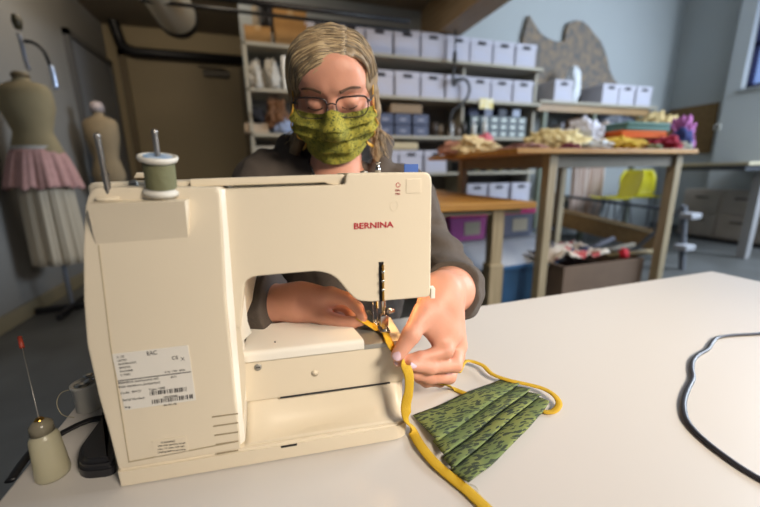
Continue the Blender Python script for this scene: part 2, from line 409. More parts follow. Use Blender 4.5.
# low shelf to the right of the unit
RZ = 1.06+.9; a = float(atY(541, 100, SY)[0])
rs = tag(empty('wall_shelf', (a, SY, 0)), 'long wooden-edged wall shelf of white boxes under the sculpted relief', 'shelf')
obj('board', boxm((0, 0, RZ-.035), (5.72-a, SB-SY, RZ), .003), m_shelf, rs)
m_ltwood = wood('shelf timber', (150, 120, 78), (128, 100, 64), (1, 12, 12))
obj('rail', boxm((0, .04, RZ-.13), (5.6-a, .08, RZ-.036)), m_ltwood, rs)
for x in (.12, 1.0, 1.9): obj('post', boxm((x, .06, .002), (x+.06, .12, RZ-.13)), mat('post grey green', (96, 104, 90), .6), rs)
obj('lower_board', boxm((0, .1, LZ[4]-.03), (5.6-a, SB-SY, LZ[4])), m_shelf, rs)
for k, (px, lab) in enumerate(((564, 'white lidded storage box alone at the left of the wall shelf'), (611.5, 'white lidded box on the wall shelf, leftmost of the three together'), (628, 'white lidded box on the wall shelf, middle of the three together'), (645, 'white lidded box on the wall shelf, rightmost of the three together'))):
    put_box(float(atY(px, 95, SY)[0]), SY+.01, RZ+.001, lab, 'storage boxes on the wall shelf')
wx = atY(576, 80, SY+.15)
o = obj('draped_cloth', blob((0, 0, .24), (.11, .09, .27), 3, .18, 1.6, 4, .0), mat('white cotton', (205, 210, 216), .9, bump=.3, bscale=30), smooth=True, loc=(float(wx[0]), SY+.2, RZ+.001))
tag(o, 'tall white draped cloth standing between the boxes on the wall shelf', 'cloth')
# relief on the wall
pts = [(520, 104), (521, 60), (524, 34), (529.5, 15), (535, 24), (541, 33), (548, 38), (557, 41.5), (565, 41), (566.5, 30), (569, 23), (575, 20), (583, 21), (589, 26), (594, 33), (601, 41), (605, 50), (608, 60), (610, 70), (614, 79), (620, 86), (626, 92), (626, 104)]
out = [(float(q[0]), float(q[2])) for q in (atY(x, y, YB-.06) for x, y in pts)]
rel = prism(out, YB-.06, YB-.003, bev=.006)
mr = mat('mottled bark relief', (132, 116, 98), .9, col2=(92, 92, 92), vscale=11, bump=.9, bscale=16)
tag(obj('wall_relief', rel, mr), 'mottled brown and grey relief with two rounded horns hanging on the back wall', 'artwork')
# top-left of the unit: cardboard boxes and clutter
def carton(px0, px1, ytop, lev, y, d, label, m=m_card, rz=0):
    a = atY(px0, 60, y); b = atY(px1, 60, y); zt = float(atY((px0+px1)/2, ytop, y)[2]); z = LZ[lev]+.001; w_ = float(b[0]-a[0])
    t = tag(empty('cardboard_box', (float(a[0]), y, z)), label, 'box')
    h = zt-z
    obj('body', boxm((0, 0, 0), (w_, d, h-.01), .004), m, t)
    bm = bmesh.new(); box(bm, (-.004, -.004, h-.012), (w_/2-.002, d, h), .001); box(bm, (w_/2+.002, -.004, h-.014), (w_+.004, d, h-.002), .001); obj('flap', bm, m, t)
    obj('tape', boxm((w_/2-.025, -.0065, h*.75), (w_/2+.025, 0, h+.0)), mat('packing tape', (160, 130, 84), .4), t); return t
carton(247, 273, 26, 0, SY+.03, .3, 'small brown cardboard box at the left end of the top shelf')
carton(277, 309, 9, 0, SY+.02, .34, 'large brown cardboard box beside the white boxes on the top shelf')
ya = LZ[0]+.001; q = atY(262, 20, SY+.1)
cz = float(atY(262, 26, SY+.03)[2])
for i, (px, hh, ml) in enumerate(((256, .2, m_ceil), (264, .26, m_black), (271, .22, m_dark))):
    x = float(atY(px, 20, SY+.12)[0])
    o = obj('rolled_fabric', lathe([(.0, 0), (.035, 0), (.038, hh*.5), (.034, hh), (.012, hh), (.012, hh-.03), (0, hh-.03)], 18), ml, smooth=True, loc=(x, SY+.14, cz+.002))
    tag(o, ['brownish rolled fabric standing on the small cardboard box', 'tallest black rolled fabric standing on the small cardboard box', 'dark grey rolled fabric at the right on the small cardboard box'][i], 'fabric roll')
def px_heap(name, px0, px1, ytop, y, z, ry, m, label, cat, seed=1, amp=.22, freq=1.7, fl=True):
    a = atY(px0, 100, y); b = atY(px1, 100, y); zt = float(atY((px0+px1)/2, ytop, y)[2]); rx = float(b[0]-a[0])/2; h = zt-z
    bm = blob((0, 0, h*.35), (rx, ry, h*.68), seed, amp, freq, 4, 0.0)
    o = obj(name, bm, m, smooth=True, loc=(float(a[0])+rx, y+ry*.8, z+.001)); tag(o, label, cat); return o
m_bag = mat('clear bag white contents', (176, 172, 162), .4, bump=.6, bscale=25, var=.25, vscale=20)
px_heap('plastic_bag', 249, 267, 58, SY, LZ[1], .16, m_bag, 'clear bag stuffed with white material at the left of the second shelf', 'bag', 4)
px_heap('plastic_bag', 266, 283, 56, SY, LZ[1], .16, m_bag, 'lumpy clear bag of white wadding right of another bag on the second shelf', 'bag', 5)
o = obj('white_case', boxm((-.05, 0, 0), (.06, .3, .33), .02, 3), mat('white plastic', (205, 205, 200), .4), loc=(float(atY(287, 70, SY)[0]), SY+.03, LZ[1]+.001)); tag(o, 'narrow white case standing next to the bags on the second shelf', 'case')
px_heap('black_bag', 246, 266, 106, SY, LZ[2]+.1, .13, mat('black cloth', (28, 28, 34), .9, bump=.3), 'black cloth bag lying on a white basket on the third shelf', 'bag', 6)
o = obj('white_basket', boxm((-.12, 0, 0), (.12, .25, .1), .01), mat('basket cream', (176, 158, 136), .6), loc=(float(atY(256, 120, SY)[0]), SY+.03, LZ[2]+.001)); tag(o, 'cream basket under the black bag on the third shelf', 'basket')
px_heap('stuffed_toy', 265, 287, 96, SY, LZ[2]+.05, .12, mat('brown plush', (118, 84, 58), .95, var=.4, vscale=14, bump=.4), 'brown plush bundle on the third shelf beside her hair', 'toy', 8, .35)
px_heap('blue_cloth', 268, 292, 116, SY-.0, LZ[2], .1, mat('pale blue cloth', (130, 144, 172), .9, bump=.3), 'pale blue cloth lying under the brown plush bundle', 'cloth', 9)
o = obj('glass_jar', lathe([(0, 0), (.045, 0), (.048, .02), (.048, .13), (.035, .15), (.038, .155), (.038, .18), (0, .18)], 20), mat('grey jar', (96, 96, 92), .3), smooth=True, loc=(float(atY(243, 150, SY)[0])+.03, SY+.08, LZ[3]+.001)); tag(o, 'grey jar at the left end of the fourth shelf', 'jar')
o = obj('white_tub', boxm((-.15, 0, 0), (.15, .3, .3), .02, 3), mat('tub grey white', (150, 146, 136), .5), loc=(float(atY(266, 150, SY)[0]), SY+.03, LZ[3]+.001)); tag(o, 'greyish white tub on the fourth shelf behind her shoulder', 'tub')
# third shelf, right part: dark blue bins, tan tray, jars, drawer cabinet
m_blue = mat('slate blue bin', (72, 80, 104), .6)
for i in range(3):
    for j in range(2):
        x = float(atY(386+i*18, 120, SY)[0]); z = LZ[2]+.001+j*.125
        t = tag(empty('parts_bin', (x, SY+.03, z)), 'slate blue parts bin on the third shelf, %s row, %s from the left' % (('lower', 'upper')[j], words[i]), 'bin', 'blue parts bins')
        obj('bin_body', boxm((-.1, 0, 0), (.1, .26, .118), .006), m_blue, t); obj('label_holder', boxm((-.04, -.004, .04), (.04, .001, .07)), mat('label grey', (130, 134, 150), .6), t)
o = obj('tan_tray', boxm((-.2, 0, 0), (.2, .25, .1), .01), mat('tan card', (136, 116, 92), .8), loc=(float(atY(408, 104, SY)[0]), SY+.04, LZ[2]+.253)); tag(o, 'tan cardboard tray lying on the blue bins', 'tray')
for i, (px, c_, hh, r) in enumerate(((438, (60, 52, 46), .17, .05), (445, (120, 104, 84), .14, .04), (455, (74, 60, 44), .2, .05), (463, (98, 84, 70), .13, .045), (468, (54, 50, 46), .19, .035))):
    x = float(atY(px, 130, SY)[0]); o = obj('jar', lathe([(0, 0), (r, 0), (r, hh*.75), (r*.7, hh*.85), (r*.75, hh), (0, hh)], 16), mat('jar tone %d' % i, c_, .4), smooth=True, loc=(x, SY+.1+.03*(i % 2), LZ[2]+.001))
    tag(o, ['dark squat jar beside the blue bins', 'tan jar second in the row of jars on the third shelf', 'tall brown jar in the middle of the third shelf jars', 'short mauve brown jar on the third shelf', 'narrow dark jar next to the small drawer cabinet'][i], 'jar', 'jars on the third shelf')
for i, (px, hh) in enumerate(((452, .15), (475, .2), (486, .26))):
    x = float(atY(px, 130, SY)[0]); t = tag(empty('spray_bottle', (x, SY+.0+.03, LZ[2]+.001)), ['small white bottle among the brown jars', 'white bottle in front of the small drawer cabinet at left', 'tall white bottle in front of the small drawer cabinet'][i], 'bottle')
    obj('bottle', lathe([(0, 0), (.03, 0), (.03, hh*.6), (.012, hh*.75), (.012, hh*.85)], 16), mat('white plastic', (205, 205, 200), .4), t, True)
    obj('cap', cylm((0, 0, hh*.85), (0, 0, hh), .014), mat('cap pale', (190, 190, 200), .5), t)
# drawer cabinet
x0, x1 = (float(atY(px, 120, SY)[0]) for px in (474, 531)); t = tag(empty('drawer_cabinet', (x0, SY+.1, LZ[2]+.001)), 'dark green-grey cabinet of small drawers with white labels on the third shelf', 'cabinet')
Wc = x1-x0; Hc_ = .27; obj('cabinet_body', boxm((0, 0, 0), (Wc, .25, Hc_), .006), mat('cabinet dark slate', (40, 54, 60), .5), t)
for i in range(6):
    for j in range(3):
        a = i*Wc/6+.012; b = (i+1)*Wc/6-.004; z = .01+j*.087
        d = obj('drawer', boxm((a, -.012, z), (b, .01, z+.076), .003), mat('drawer slate', (64, 78, 84), .4), t)
        obj('drawer_label', boxm((a+.03, -.0145, z+.022), (b-.03, -.012, z+.054)), mat('label white', (186, 196, 190), .6), d)
for i in range(4):
    a = x0+.06+i*Wc/4; o = obj('small_box', boxm((-.06, 0, 0), (.06, .2, .09), .006), mat('small box tone %d' % i, [(70, 78, 108), (110, 116, 136), (50, 56, 70), (150, 160, 180)][i], .6), loc=(a, SY+.1, LZ[2]+.273))
    tag(o, ['dull blue small box, leftmost on the drawer cabinet', 'grey-blue small box, second on the drawer cabinet', 'near-black small box on the drawer cabinet', 'pale blue small box, rightmost on the drawer cabinet'][i], 'box', 'small boxes on the drawer cabinet')
qa = atY(480, 98, SY-.02); qb = atY(493, 109, SY-.02)
o = obj('yellow_note', boxm((qa[0], SY-.02, qb[2]), (qb[0], SY-.001, qa[2]), .003), mat('note yellow cream', (214, 196, 110), .7, col2=(226, 222, 200), vscale=12)); tag(o, 'cream and yellow tag hanging on the front edge of the second shelf', 'tag')
# hanging cord with plug, swan-neck cable
c1 = [atY(x, y, SY-.08) for x, y in ((456, -6), (455.5, 30), (455, 50))]; bm = tubem(c1, .006, 8, sm=6)
cord = tag(empty('drop_cable', tuple(c1[0])), 'black cord with a plug hanging from the ceiling before the top boxes', 'cord')
zc_ = 3.0; c1[0] = np.array([c1[1][0], SY-.08, 3.02]); cord.location = tuple(c1[0])
bm = tubem([np.array(p)-c1[0] for p in c1], .009, 8, sm=6); obj('cable', bm, m_black, cord, True)
e0 = c1[2]-c1[0]; obj('plug', lathe([(0, 0), (.02, 0), (.026, .03), (.022, .1), (.008, .13), (0, .13)], 14, Matrix.Translation(Vector(e0)-Vector((0, 0, .13)))), m_black, cord, True)
sw = [atY(x, y, SY-.06) for x, y in ((454, 66), (453, 85), (459, 79), (466, 80), (469.5, 88), (467, 98), (460, 105), (452, 112), (450, 122), (450.5, 133))]
o = obj('swan_neck_cable', tubem(sw, .016, 10, sm=8), m_black, smooth=True); tag(o, 'black cable curling in a loop in front of the second shelf boxes', 'cord')
# fourth shelf: white boxes and black baskets
for i, px in enumerate((387, 412, 437)):
    put_box(float(atY(px, 155, SY)[0]), SY+.02, LZ[3]+.001, ['white lidded box on the fourth shelf behind her left shoulder', 'white lidded box on the fourth shelf, middle of three', 'white lidded box on the fourth shelf, rightmost of three'][i], 'storage boxes on the fourth shelf')
o = obj('folded_cloth', boxm((-.3, 0, 0), (.28, .3, .09), .03, 3), mat('cream folded cloth', (186, 172, 140), .9, bump=.2), loc=(float(atY(398, 142, SY)[0]), SY+.03, LZ[3]+.268)); tag(o, 'cream folded cloth on top of the fourth shelf boxes', 'cloth')
m_bask = mat('black wire basket', (36, 38, 36), .5)
for i in range(5):
    x = float(atY(468+i*12.5, 165, SY)[0]); t = tag(empty('wire_basket', (x, SY+.04, LZ[3]+.001)), 'black basket of yellow-green spools on the fourth shelf, %s from the left' % words[i], 'basket', 'black baskets on the fourth shelf')
    bm = bmesh.new()
    for k in range(5): box(bm, (-.075, .0, .0+.03*k), (.075, .006, .008+.03*k)); 
    for k in range(5): box(bm, (-.075+.036*k, -.002, 0), (-.069+.036*k, .006, .13))
    box(bm, (-.075, .006, 0), (.075, .25, .01)); box(bm, (-.075, .006, 0), (-.07, .25, .13)); box(bm, (.07, .006, 0), (.075, .25, .13))
    obj('basket_frame', bm, m_bask, t)
    for k in range(3): obj('spool', cylm((-.045+k*.045, .06, .012), (-.045+k*.045, .06, .11), .02, n=12), mat('spool tone %d' % ((i+k) % 4), [(176, 178, 60), (190, 190, 180), (120, 150, 60), (200, 170, 80)][(i+k) % 4], .6), t)
for i, px in enumerate((478, 500, 522)):
    put_box(float(atY(px, 192, SY)[0]), SY+.02, LZ[4]+.001, ['white lidded box on the fifth shelf beyond the orange table', 'white lidded box on the fifth shelf, middle of the three beyond the orange table', 'white lidded box on the fifth shelf nearest the tall table post'][i], 'storage boxes on the fifth shelf')
for i, px in enumerate((560, 575, 592)):
    x = float(atY(px, 190, 4.1)[0]); 
o = obj('white_carton', boxm((-.12, 0, 0), (.12, .2, .2), .01), m_boxw, loc=(float(atY(568, 130, 4.2)[0]), 4.2, LZ[2]+.031)); tag(o, 'small white carton under the wall shelf on a ledge', 'box')
o = obj('ledge', boxm((a-a+float(atY(548, 130, 4.15)[0]), 4.1, LZ[2]), (5.5, 4.5, LZ[2]+.03), .003), m_ltwood); tag(o, 'narrow timber ledge below the wall shelf', 'shelf')
px_heap('plastic_bundle', 605, 645, 109, 4.05, LZ[2]+.03, .16, mat('dark grey plastic sheet', (84, 88, 98), .35, bump=.5, bscale=18), 'dark grey plastic bundle under the wall shelf boxes', 'bundle', 12)
px_heap('felt_bundle', 575, 600, 118, 4.05, LZ[2]+.03, .16, mat('brown felt', (108, 82, 60), .9, bump=.3), 'brown felt bundle on the ledge below the wall shelf', 'bundle', 13)
# ------------------------------------------------------------------ tall work table
m_top = wood('table top orange timber', (196, 146, 74), (168, 120, 56), (1, 10, 10), 3)
m_post = wood('table post pale timber', (180, 164, 134), (160, 144, 114), (14, 14, 1), 3)
TX0, TX1, TY0, TY1 = 1.50, 3.15, 1.85, 3.1; TZ = 1.06+.135
tt = tag(empty('work_table', ((TX0+TX1)/2, (TY0+TY1)/2, 0)), 'tall timber work table covered with heaps of coloured fabric', 'table')
ox, oy = (TX0+TX1)/2, (TY0+TY1)/2
obj('tabletop', boxm((TX0-ox, TY0-oy, TZ-.032), (TX1-ox, TY1-oy, TZ), .003), m_top, tt)
lx = [float(atY(545, 180, 1.95)[0]), float(atY(666, 190, 1.95)[0])]
for i, x in enumerate(lx):
    for j, y in enumerate((1.92, 3.0)):
        obj('leg', boxm((x-.033-ox, y-.033-oy, .001), (x+.033-ox, y+.033-oy, TZ-.033), .004), m_post, tt)
bm = bmesh.new()
for y in (1.91, 2.99): box(bm, (lx[0]-ox+.04, y-oy, TZ-.12), (lx[1]-ox-.04, y+.03-oy, TZ-.033))
for x in lx: box(bm, (x-ox-.015, 1.96-oy, TZ-.12), (x-ox+.015, 2.96-oy, TZ-.033))
obj('apron', bm, mat('apron grey timber', (140, 132, 116), .6, var=.1), tt)
obj('rail', boxm((lx[0]-ox-.02, 2.99-oy, .42), (lx[1]-ox+.02, 3.02-oy, .45)), mat('rail grey', (70, 76, 86), .5), tt)
# low orange table
LZt = 1.06-.2; cx1 = float(atZ(537, 202, LZt)[0]); cy0 = float(atZ(537, 202, LZt)[1])
lt = tag(empty('low_work_table', (cx1-1.0, cy0+.8, 0)), 'lower orange-brown timber table directly behind her shoulder, in front of the pink-lidded tubs', 'table')
obj('tabletop', boxm((-.5, -.8, LZt-.04), (1.0, 1.05, LZt), .004), m_top, lt)
bm = bmesh.new(); box(bm, (-.43, -.74, LZt-.075), (.93, -.71, LZt-.041)); box(bm, (.9, -.71, LZt-.075), (.93, .98, LZt-.041)); obj('apron', bm, mat('apron grey timber', (140, 132, 116), .6), lt)
lxx = float(atY(493, 250, cy0+.1)[0])-(cx1-1.0)
for x, y in ((lxx, -.72), (-.4, -.72), (.86, .98), (-.4, .98)): obj('leg', boxm((x-.04, y-.04, .001), (x+.04, y+.04, LZt-.041), .004), m_post, lt); 
tR = math.radians(-6); lt.location = Vector((cx1, cy0, 0))+Matrix.Rotation(tR, 3, 'Z') @ Vector((-1.0, .8, 0)); lt.rotation_euler = (0, 0, tR)
obj('leg_sleeve', boxm((lxx-.05, -.77, .001), (lxx+.05, -.67, .45), .004), m_post, lt)
# right-hand bench
bp = atZ(742, 258, 0); bz = float(atY(725, 162, float(bp[1]))[2])
rb = tag(empty('side_bench', (float(bp[0]), float(bp[1]), 0)), 'dark-topped bench with white legs at the right in front of the grey drawers', 'table')
bl = float(atY(684, 163, float(bp[1]))[0])-float(bp[0])
obj('benchtop', boxm((-.42, -.08, bz-.035), (2.0, .8, bz), .003), mat('bench top cream edge', (172, 164, 140), .6), rb)
obj('under_frame', boxm((-.38, -.04, bz-.09), (1.95, .76, bz-.036)), mat('bench grey frame', (78, 82, 90), .6), rb)
for x, y in ((0, 0), (-.34, .7), (1.8, 0), (1.8, .7)): obj('leg', boxm((x-.045, y-.045, .001), (x+.045, y+.045, bz-.111), .004), mat('white leg', (150, 150, 152), .6), rb)
# grey drawers
m_dr = mat('grey wood drawers', (176, 166, 156), .6, var=.08); 
ga = atZ(686, 236, 0); t = tag(empty('drawer_unit', (6.22, 2.3, 0)), 'low grey chest with two rows of drawers under the right bench', 'cabinet')
obj('carcass', boxm((0, 0, .05), (.26, 1.44, .74), .004), m_dr, t); obj('plinth', boxm((.02, .01, .001), (.26, 1.43, .05)), m_dark, t)
for i in range(3):
    for j in range(2):
        d = obj('drawer', boxm((-.02, .02+i*.475, .08+j*.33), (0, .02+i*.475+.45, .08+j*.33+.3), .004), m_dr, t)
        obj('drawer_pull', boxm((-.03, .16+i*.475, .29+j*.33), (-.02, .32+i*.475, .31+j*.33), .002), m_dark, d)
# ------------------------------------------------------------------ yellow chairs
m_yel = mat('yellow plastic', (206, 198, 30), .4)
def chair(label, x, y, rz):
    t = tag(empty('plastic_chair', (x, y, 0), rz), label, 'chair', 'yellow plastic chairs')
    V, Fc = [], []; nu, nv = 13, 15
    for j in range(nv):
        tt_ = j/(nv-1)
        for i in range(nu):
            u = (i/(nu-1)-.5)*2
            if tt_ < .45: s_ = tt_/.45; yy = -.22+.38*s_; zz = .68-.02*math.sin(s_*PI)+.02*u*u
            else: s_ = (tt_-.45)/.55; yy = .16+.07*s_+.05*math.sin(s_*PI/2); zz = .68+.36*s_; yy -= .05*u*u*s_
            wd = .22*(1-.25*max(0, tt_-.85)/.15)*(1-.12*max(0, .12-tt_)/.12)
            if .38 < tt_ < .52: wd *= .9
            V.append((u*wd, yy, zz))
    for j in range(nv-1):
        for i in range(nu-1): k = j*nu+i; Fc.append((k, k+1, k+nu+1, k+nu))
    o = obj('seat_shell', (V, [], Fc), m_yel, t, True); md_ = o.modifiers.new('thick', 'SOLIDIFY'); md_.thickness = .008
    for sx, sy in ((-1, -1), (1, -1), (-1, 1), (1, 1)): obj('leg', cylm((sx*.16, sy*.12, .67), (sx*.2, sy*.22, .001), .011, n=10), mat('chrome leg grey', (130, 132, 136), .3, .8), t)
    return t
cx = atY(641, 185, 3.6); chair('yellow plastic chair facing forward behind the tall table', float(cx[0]), 3.6, -.72)
cx = atY(612, 205, 3.55); chair('yellow plastic chair turned sideways left of another yellow chair', float(cx[0]), 3.55, -1.95)
# hanging striped cloth behind the table
def curtain(px0, px1, py0, py1, y, m, label):
    a = atY(px0, 180, y); b = atY(px1, 180, y); zt = float(atY(px0, py0, y)[2]); zb = float(atY(px0, py1, y)[2]); n = 60; V = []; Fc = []; wv = float(b[0]-a[0])
    zb = max(zb, .01)
    for j in range(6):
        for i in range(n): V.append((wv*i/(n-1), .03*math.sin(i*1.1)+.01*math.sin(i*.37+j), (zb-zt)*j/5))
    for j in range(5):
        for i in range(n-1): k = j*n+i; Fc.append((k, k+1, k+n+1, k+n))
    o = obj('hanging_cloth', (V, [], Fc), m, smooth=True, loc=(float(a[0]), y, zt)); o.modifiers.new('t', 'SOLIDIFY').thickness = .004; tag(o, label, 'cloth'); return o
curtain(572, 603, 150, 218, 3.9, mat('striped curtain cream', (206, 200, 196), .9, col2=(170, 136, 118), stretch=(34, 1, .2), vscale=1), 'cream and brown striped cloth hanging behind the tall table')
# plank, bar and grey frame (trolley lying behind the table)
t = tag(empty('bench_frame', (3.6, 2.9, 0)), 'low timber bench with a wide brown side plank behind the tall table posts', 'bench')
A = atD(556, 214, 3.6); B = atD(658, 240, 2.95)
def plank(parent, A, B, h, th, m, name):
    A = Vector(A)-parent.location; B = Vector(B)-parent.location; d = (B-A); L = d.length; R = d.to_track_quat('X', 'Z').to_matrix().to_4x4()
    bm = bmesh.new(); box(bm, (0, -th/2, -h/2), (L, th/2, h/2), .004); bmesh.ops.transform(bm, matrix=Matrix.Translation(A) @ R, verts=bm.verts); return obj(name, bm, m, parent)
z1 = .55
def fixz(p, z): 
    p = np.array(p); return on(*pxof(p), (0, 0, z), (0, 0, 1))
def pxof(p):
    v = np.array(p)-EYE; z = v @ FW; return 380+FPX*(v @ CR)/z, 253.5-FPX*(v @ CU)/z
A = atZ(556, 216, .5); B = atZ(655, 242, .5)
A = atY(556, 216, 3.75); B = atY(664, 243, 2.75)
plank(t, A, B, .24, .03, m_ltwood, 'side_plank')
plank(t, np.array(A)+[0, 0, .09], np.array(B)+[0, 0, .09], .02, .05, m_post, 'top_rail')
A2 = atY(562, 196, 3.7); B2 = atY(664, 209, 2.75)
plank(t, A2, B2, .035, .03, mat('rail grey', (70, 76, 86), .5), 'upper_bar')
for P_ in (A, B):
    top = .2+P_[2]+.12; pl = t.location
    obj('leg', boxm((P_[0]-pl[0]-.02, P_[1]-pl[1]+.02, .001), (P_[0]-pl[0]+.02, P_[1]-pl[1]+.06, top)), mat('frame grey', (104, 108, 116), .5), t)
# grey folding frame right of the tall table
p0 = atY(684, 206, 2.5); p1 = atY(670, 290, 2.2)
t = tag(empty('steel_stand', (float(p0[0]), 2.4, 0)), 'grey steel stand with white clamps beside the right post of the tall table', 'stand')
f = Vector(p0)-t.location; g_ = Vector(p1)-t.location
bm = bmesh.new(); cyl(bm, f, (f.x-.02, f.y-.1, .0), .03, n=12); cyl(bm, f, (f.x-.04, f.y+.5, .0), .02, n=12); obj('frame', bm, mat('frame grey', (104, 108, 116), .5), t)
for z in (f.z-.12, f.z-.45): obj('clamp', boxm((-.12, -.06, z), (.03, .06, z+.06), .01), mat('clamp white', (170, 172, 178), .4), t)
# ------------------------------------------------------------------ pink-lidded tubs, board, blue bin, patterned cloth box
def tub(px0, px1, pyt, pyb, y, label, lidc, bodyc, name='storage_tub'):
    a = atY(px0, pyb, y); b = atY(px1, pyb, y); zt = float(atY(px0, pyt, y)[2]); zb = float(a[2]); w_ = float(b[0]-a[0]); h = zt-zb
    t = tag(empty(name, (float(a[0])+w_/2, y, zb)), label, 'tub', 'pink-lidded storage tubs' if 'pink' in label else None) if False else empty(name, (float(a[0])+w_/2, y, zb))
    tag(t, label, 'tub')
    bm = bmesh.new(); vs = box(bm, (-w_*.48, 0, 0), (w_*.48, .36, h*.82), .015)
    for v in bm.verts:
        if v.co.z < h*.3: v.co.x *= .92
    obj('tub_body', bm, bodyc, t); obj('lid', boxm((-w_*.5, -.015, h*.82), (w_*.5, .375, h), .012), lidc, t)
    obj('sticker', boxm((-w_*.1, -.004, h*.2), (w_*.3, .008, h*.65)), mat('sticker cream', (186, 180, 160), .7), t); return t
mp = mat('pink lid', (226, 70, 140), .5); mpb = mat('pink tub translucent', (176, 90, 160), .4); mgb = mat('grey tub translucent', (110, 116, 136), .4)
tY = 2.55
tA = tub(448, 487, 208, 238, tY, 'purple tub with a bright pink lid under the orange table', mp, mpb)
tB = tub(497, 533, 210, 238, tY+.02, 'grey tub with a bright pink lid right of the purple tub', mp, mgb)
zb = min(tA.location.z, tB.location.z); tA.location.z = tB.location.z = zb
t = tag(empty('low_platform', (float(tA.location.x), tY, 0)), 'low grey shelf carrying the pink-lidded tubs under the orange table', 'shelf')
obj('board', boxm((-.25, -.06, zb-.03), (.78, .42, zb-.001), .003), mat('platform grey white', (150, 156, 166), .6), t)
for x in (-.2, .72): obj('support', boxm((x, -.04, .001), (x+.04, .4, zb-.031)), m_dark, t)
qw = atY(500, 243, 2.5); 
o = obj('white_board', boxm((-.5, -.36, 0), (.35, 0, .02), .002), mat('white board', (178, 184, 194), .5)); o.location = (float(qw[0]), 2.47, float(qw[2])); o.rotation_euler = (.3, 0, .03)
tag(o, 'large white foam board leaning below the pink-lidded tubs', 'board')
# blue bin
a = atY(503, 266, 2.12); b = atY(557, 266, 2.12); hb = float(a[2]); w_ = float(b[0]-a[0])
t = tag(empty('blue_bin', (float(a[0])+w_/2, 2.33, 0)), 'blue plastic bin on the floor between the table posts', 'bin')
bm = bmesh.new(); box(bm, (-w_/2, -.2, .002), (w_/2, .2, hb), .02)
for f_ in [f_ for f_ in bm.faces if f_.normal.z > .9 and f_.calc_area() > .05]: 
    r_ = bmesh.ops.inset_individual(bm, faces=[f_], thickness=.015); bmesh.ops.translate(bm, verts=f_.verts, vec=(0, 0, -.3))
for v in bm.verts: k = .88+.12*min(1, v.co.z/hb); v.co.x *= k; v.co.y *= k
obj('bin_body', bm, mat('blue plastic', (62, 104, 148), .4, var=.15, vscale=3), t)
bm = bmesh.new(); 
for s_ in (-1, 1): box(bm, (-w_/2-.012, s_*.205-.012, hb-.035), (w_/2+.012, s_*.205+.012, hb), .004)
for s_ in (-1, 1): box(bm, (s_*w_/2-.012, -.2, hb-.035), (s_*w_/2+.012, .2, hb), .004)
obj('rim', bm, MATS['blue plastic'], t)
# cardboard box and patterned cloth
a = atY(566, 275, 1.95); b = atY(648, 262, 1.95); zt = float(atY(600, 264, 1.95)[2]); x0 = float(a[0]); x1 = float(b[0])-.02
t = tag(empty('cardboard_box', (x0, 1.97, 0)), 'long greyish brown cardboard box on the floor under the patterned cloth', 'box')
mc2 = mat('greyish cardboard', (128, 106, 88), .8, var=.1)
bm = bmesh.new(); W2 = x1-x0; box(bm, (0, 0, .002), (W2, .012, zt)); box(bm, (0, .5, .002), (W2, .512, zt)); box(bm, (0, .012, .002), (.012, .5, zt)); box(bm, (W2-.012, .012, .002), (W2, .5, zt)); box(bm, (.012, .012, .002), (W2-.012, .5, .014)); box(bm, (W2*.5-.004, .012, .014), (W2*.5+.004, .5, zt-.02))
obj('body', bm, mc2, t)
bm = bmesh.new(); box(bm, (0, 0, -.006), (.16, .5, 0)); bmesh.ops.transform(bm, matrix=Matrix.Translation((0, 0, zt)) @ Matrix.Rotation(math.radians(200), 4, 'Y'), verts=bm.verts); obj('flap', bm, mc2, t)
mpat = mat('patterned cotton red blue', (206, 192, 176), .9)
nt = mpat.node_tree; b_ = nt.nodes['Principled BSDF']; v1 = nt.nodes.new('ShaderNodeTexVoronoi'); v1.inputs['Scale'].default_value = 13; r_ = nt.nodes.new('ShaderNodeValToRGB'); tc = nt.nodes.new('ShaderNodeTexCoord'); nt.links.new(tc.outputs['Object'], v1.inputs['Vector']); nt.links.new(v1.outputs['Color'], r_.inputs['Fac']); r_.color_ramp.interpolation = 'CONSTANT'
for p_, c_ in ((0, (60, 66, 96)), (.18, (206, 192, 176)), (.55, (190, 90, 90)), (.66, (214, 204, 190)), (.9, (120, 90, 110))):
    e = r_.color_ramp.elements.new(p_) if p_ else r_.color_ramp.elements[0]; e.color = srgb(c_)
r_.color_ramp.elements[-1].color = srgb((206, 192, 176)); nt.links.new(r_.outputs['Color'], b_.inputs['Base Color'])
def sheet(name, lo, hi, z, m, label, cat, amp=.03, seed=0, rz=0, n=30, drape=0, th=.004):
    V = []; Fc = []
    for j in range(n):
        for i in range(n):
            u, v = i/(n-1), j/(n-1); x = lo[0]+(hi[0]-lo[0])*u; y = lo[1]+(hi[1]-lo[1])*v
            k = noise.fractal(Vector((x*5+seed, y*5, seed)), .6, 2, 4)
            V.append((x+.03*noise.noise(Vector((x*4, y*4, seed+3))), y+.03*noise.noise(Vector((x*4, y*4, seed+7))), amp*(k+.7)-drape*max(0, abs(u-.5)*2-.7)))
    for j in range(n-1):
        for i in range(n-1): k = j*n+i; Fc.append((k, k+1, k+n+1, k+n))
    mz = min(v[2] for v in V) if not drape else 0
    V = [(x, y, z_-mz) for x, y, z_ in V]
    o = obj(name, (V, [], Fc), m, smooth=True, loc=(0, 0, z)); mo = o.modifiers.new('t', 'SOLIDIFY'); mo.thickness = th; mo.offset = 1; tag(o, label, cat); return o
sheet('patterned_cloth', (x0-.07, 2.0), (x0+W2*.55, 2.5), zt+.003, mpat, 'cream cloth with red and blue pattern lying over the cardboard box', 'cloth', .07, 3)
qr = atY(613, 260, 2.1)
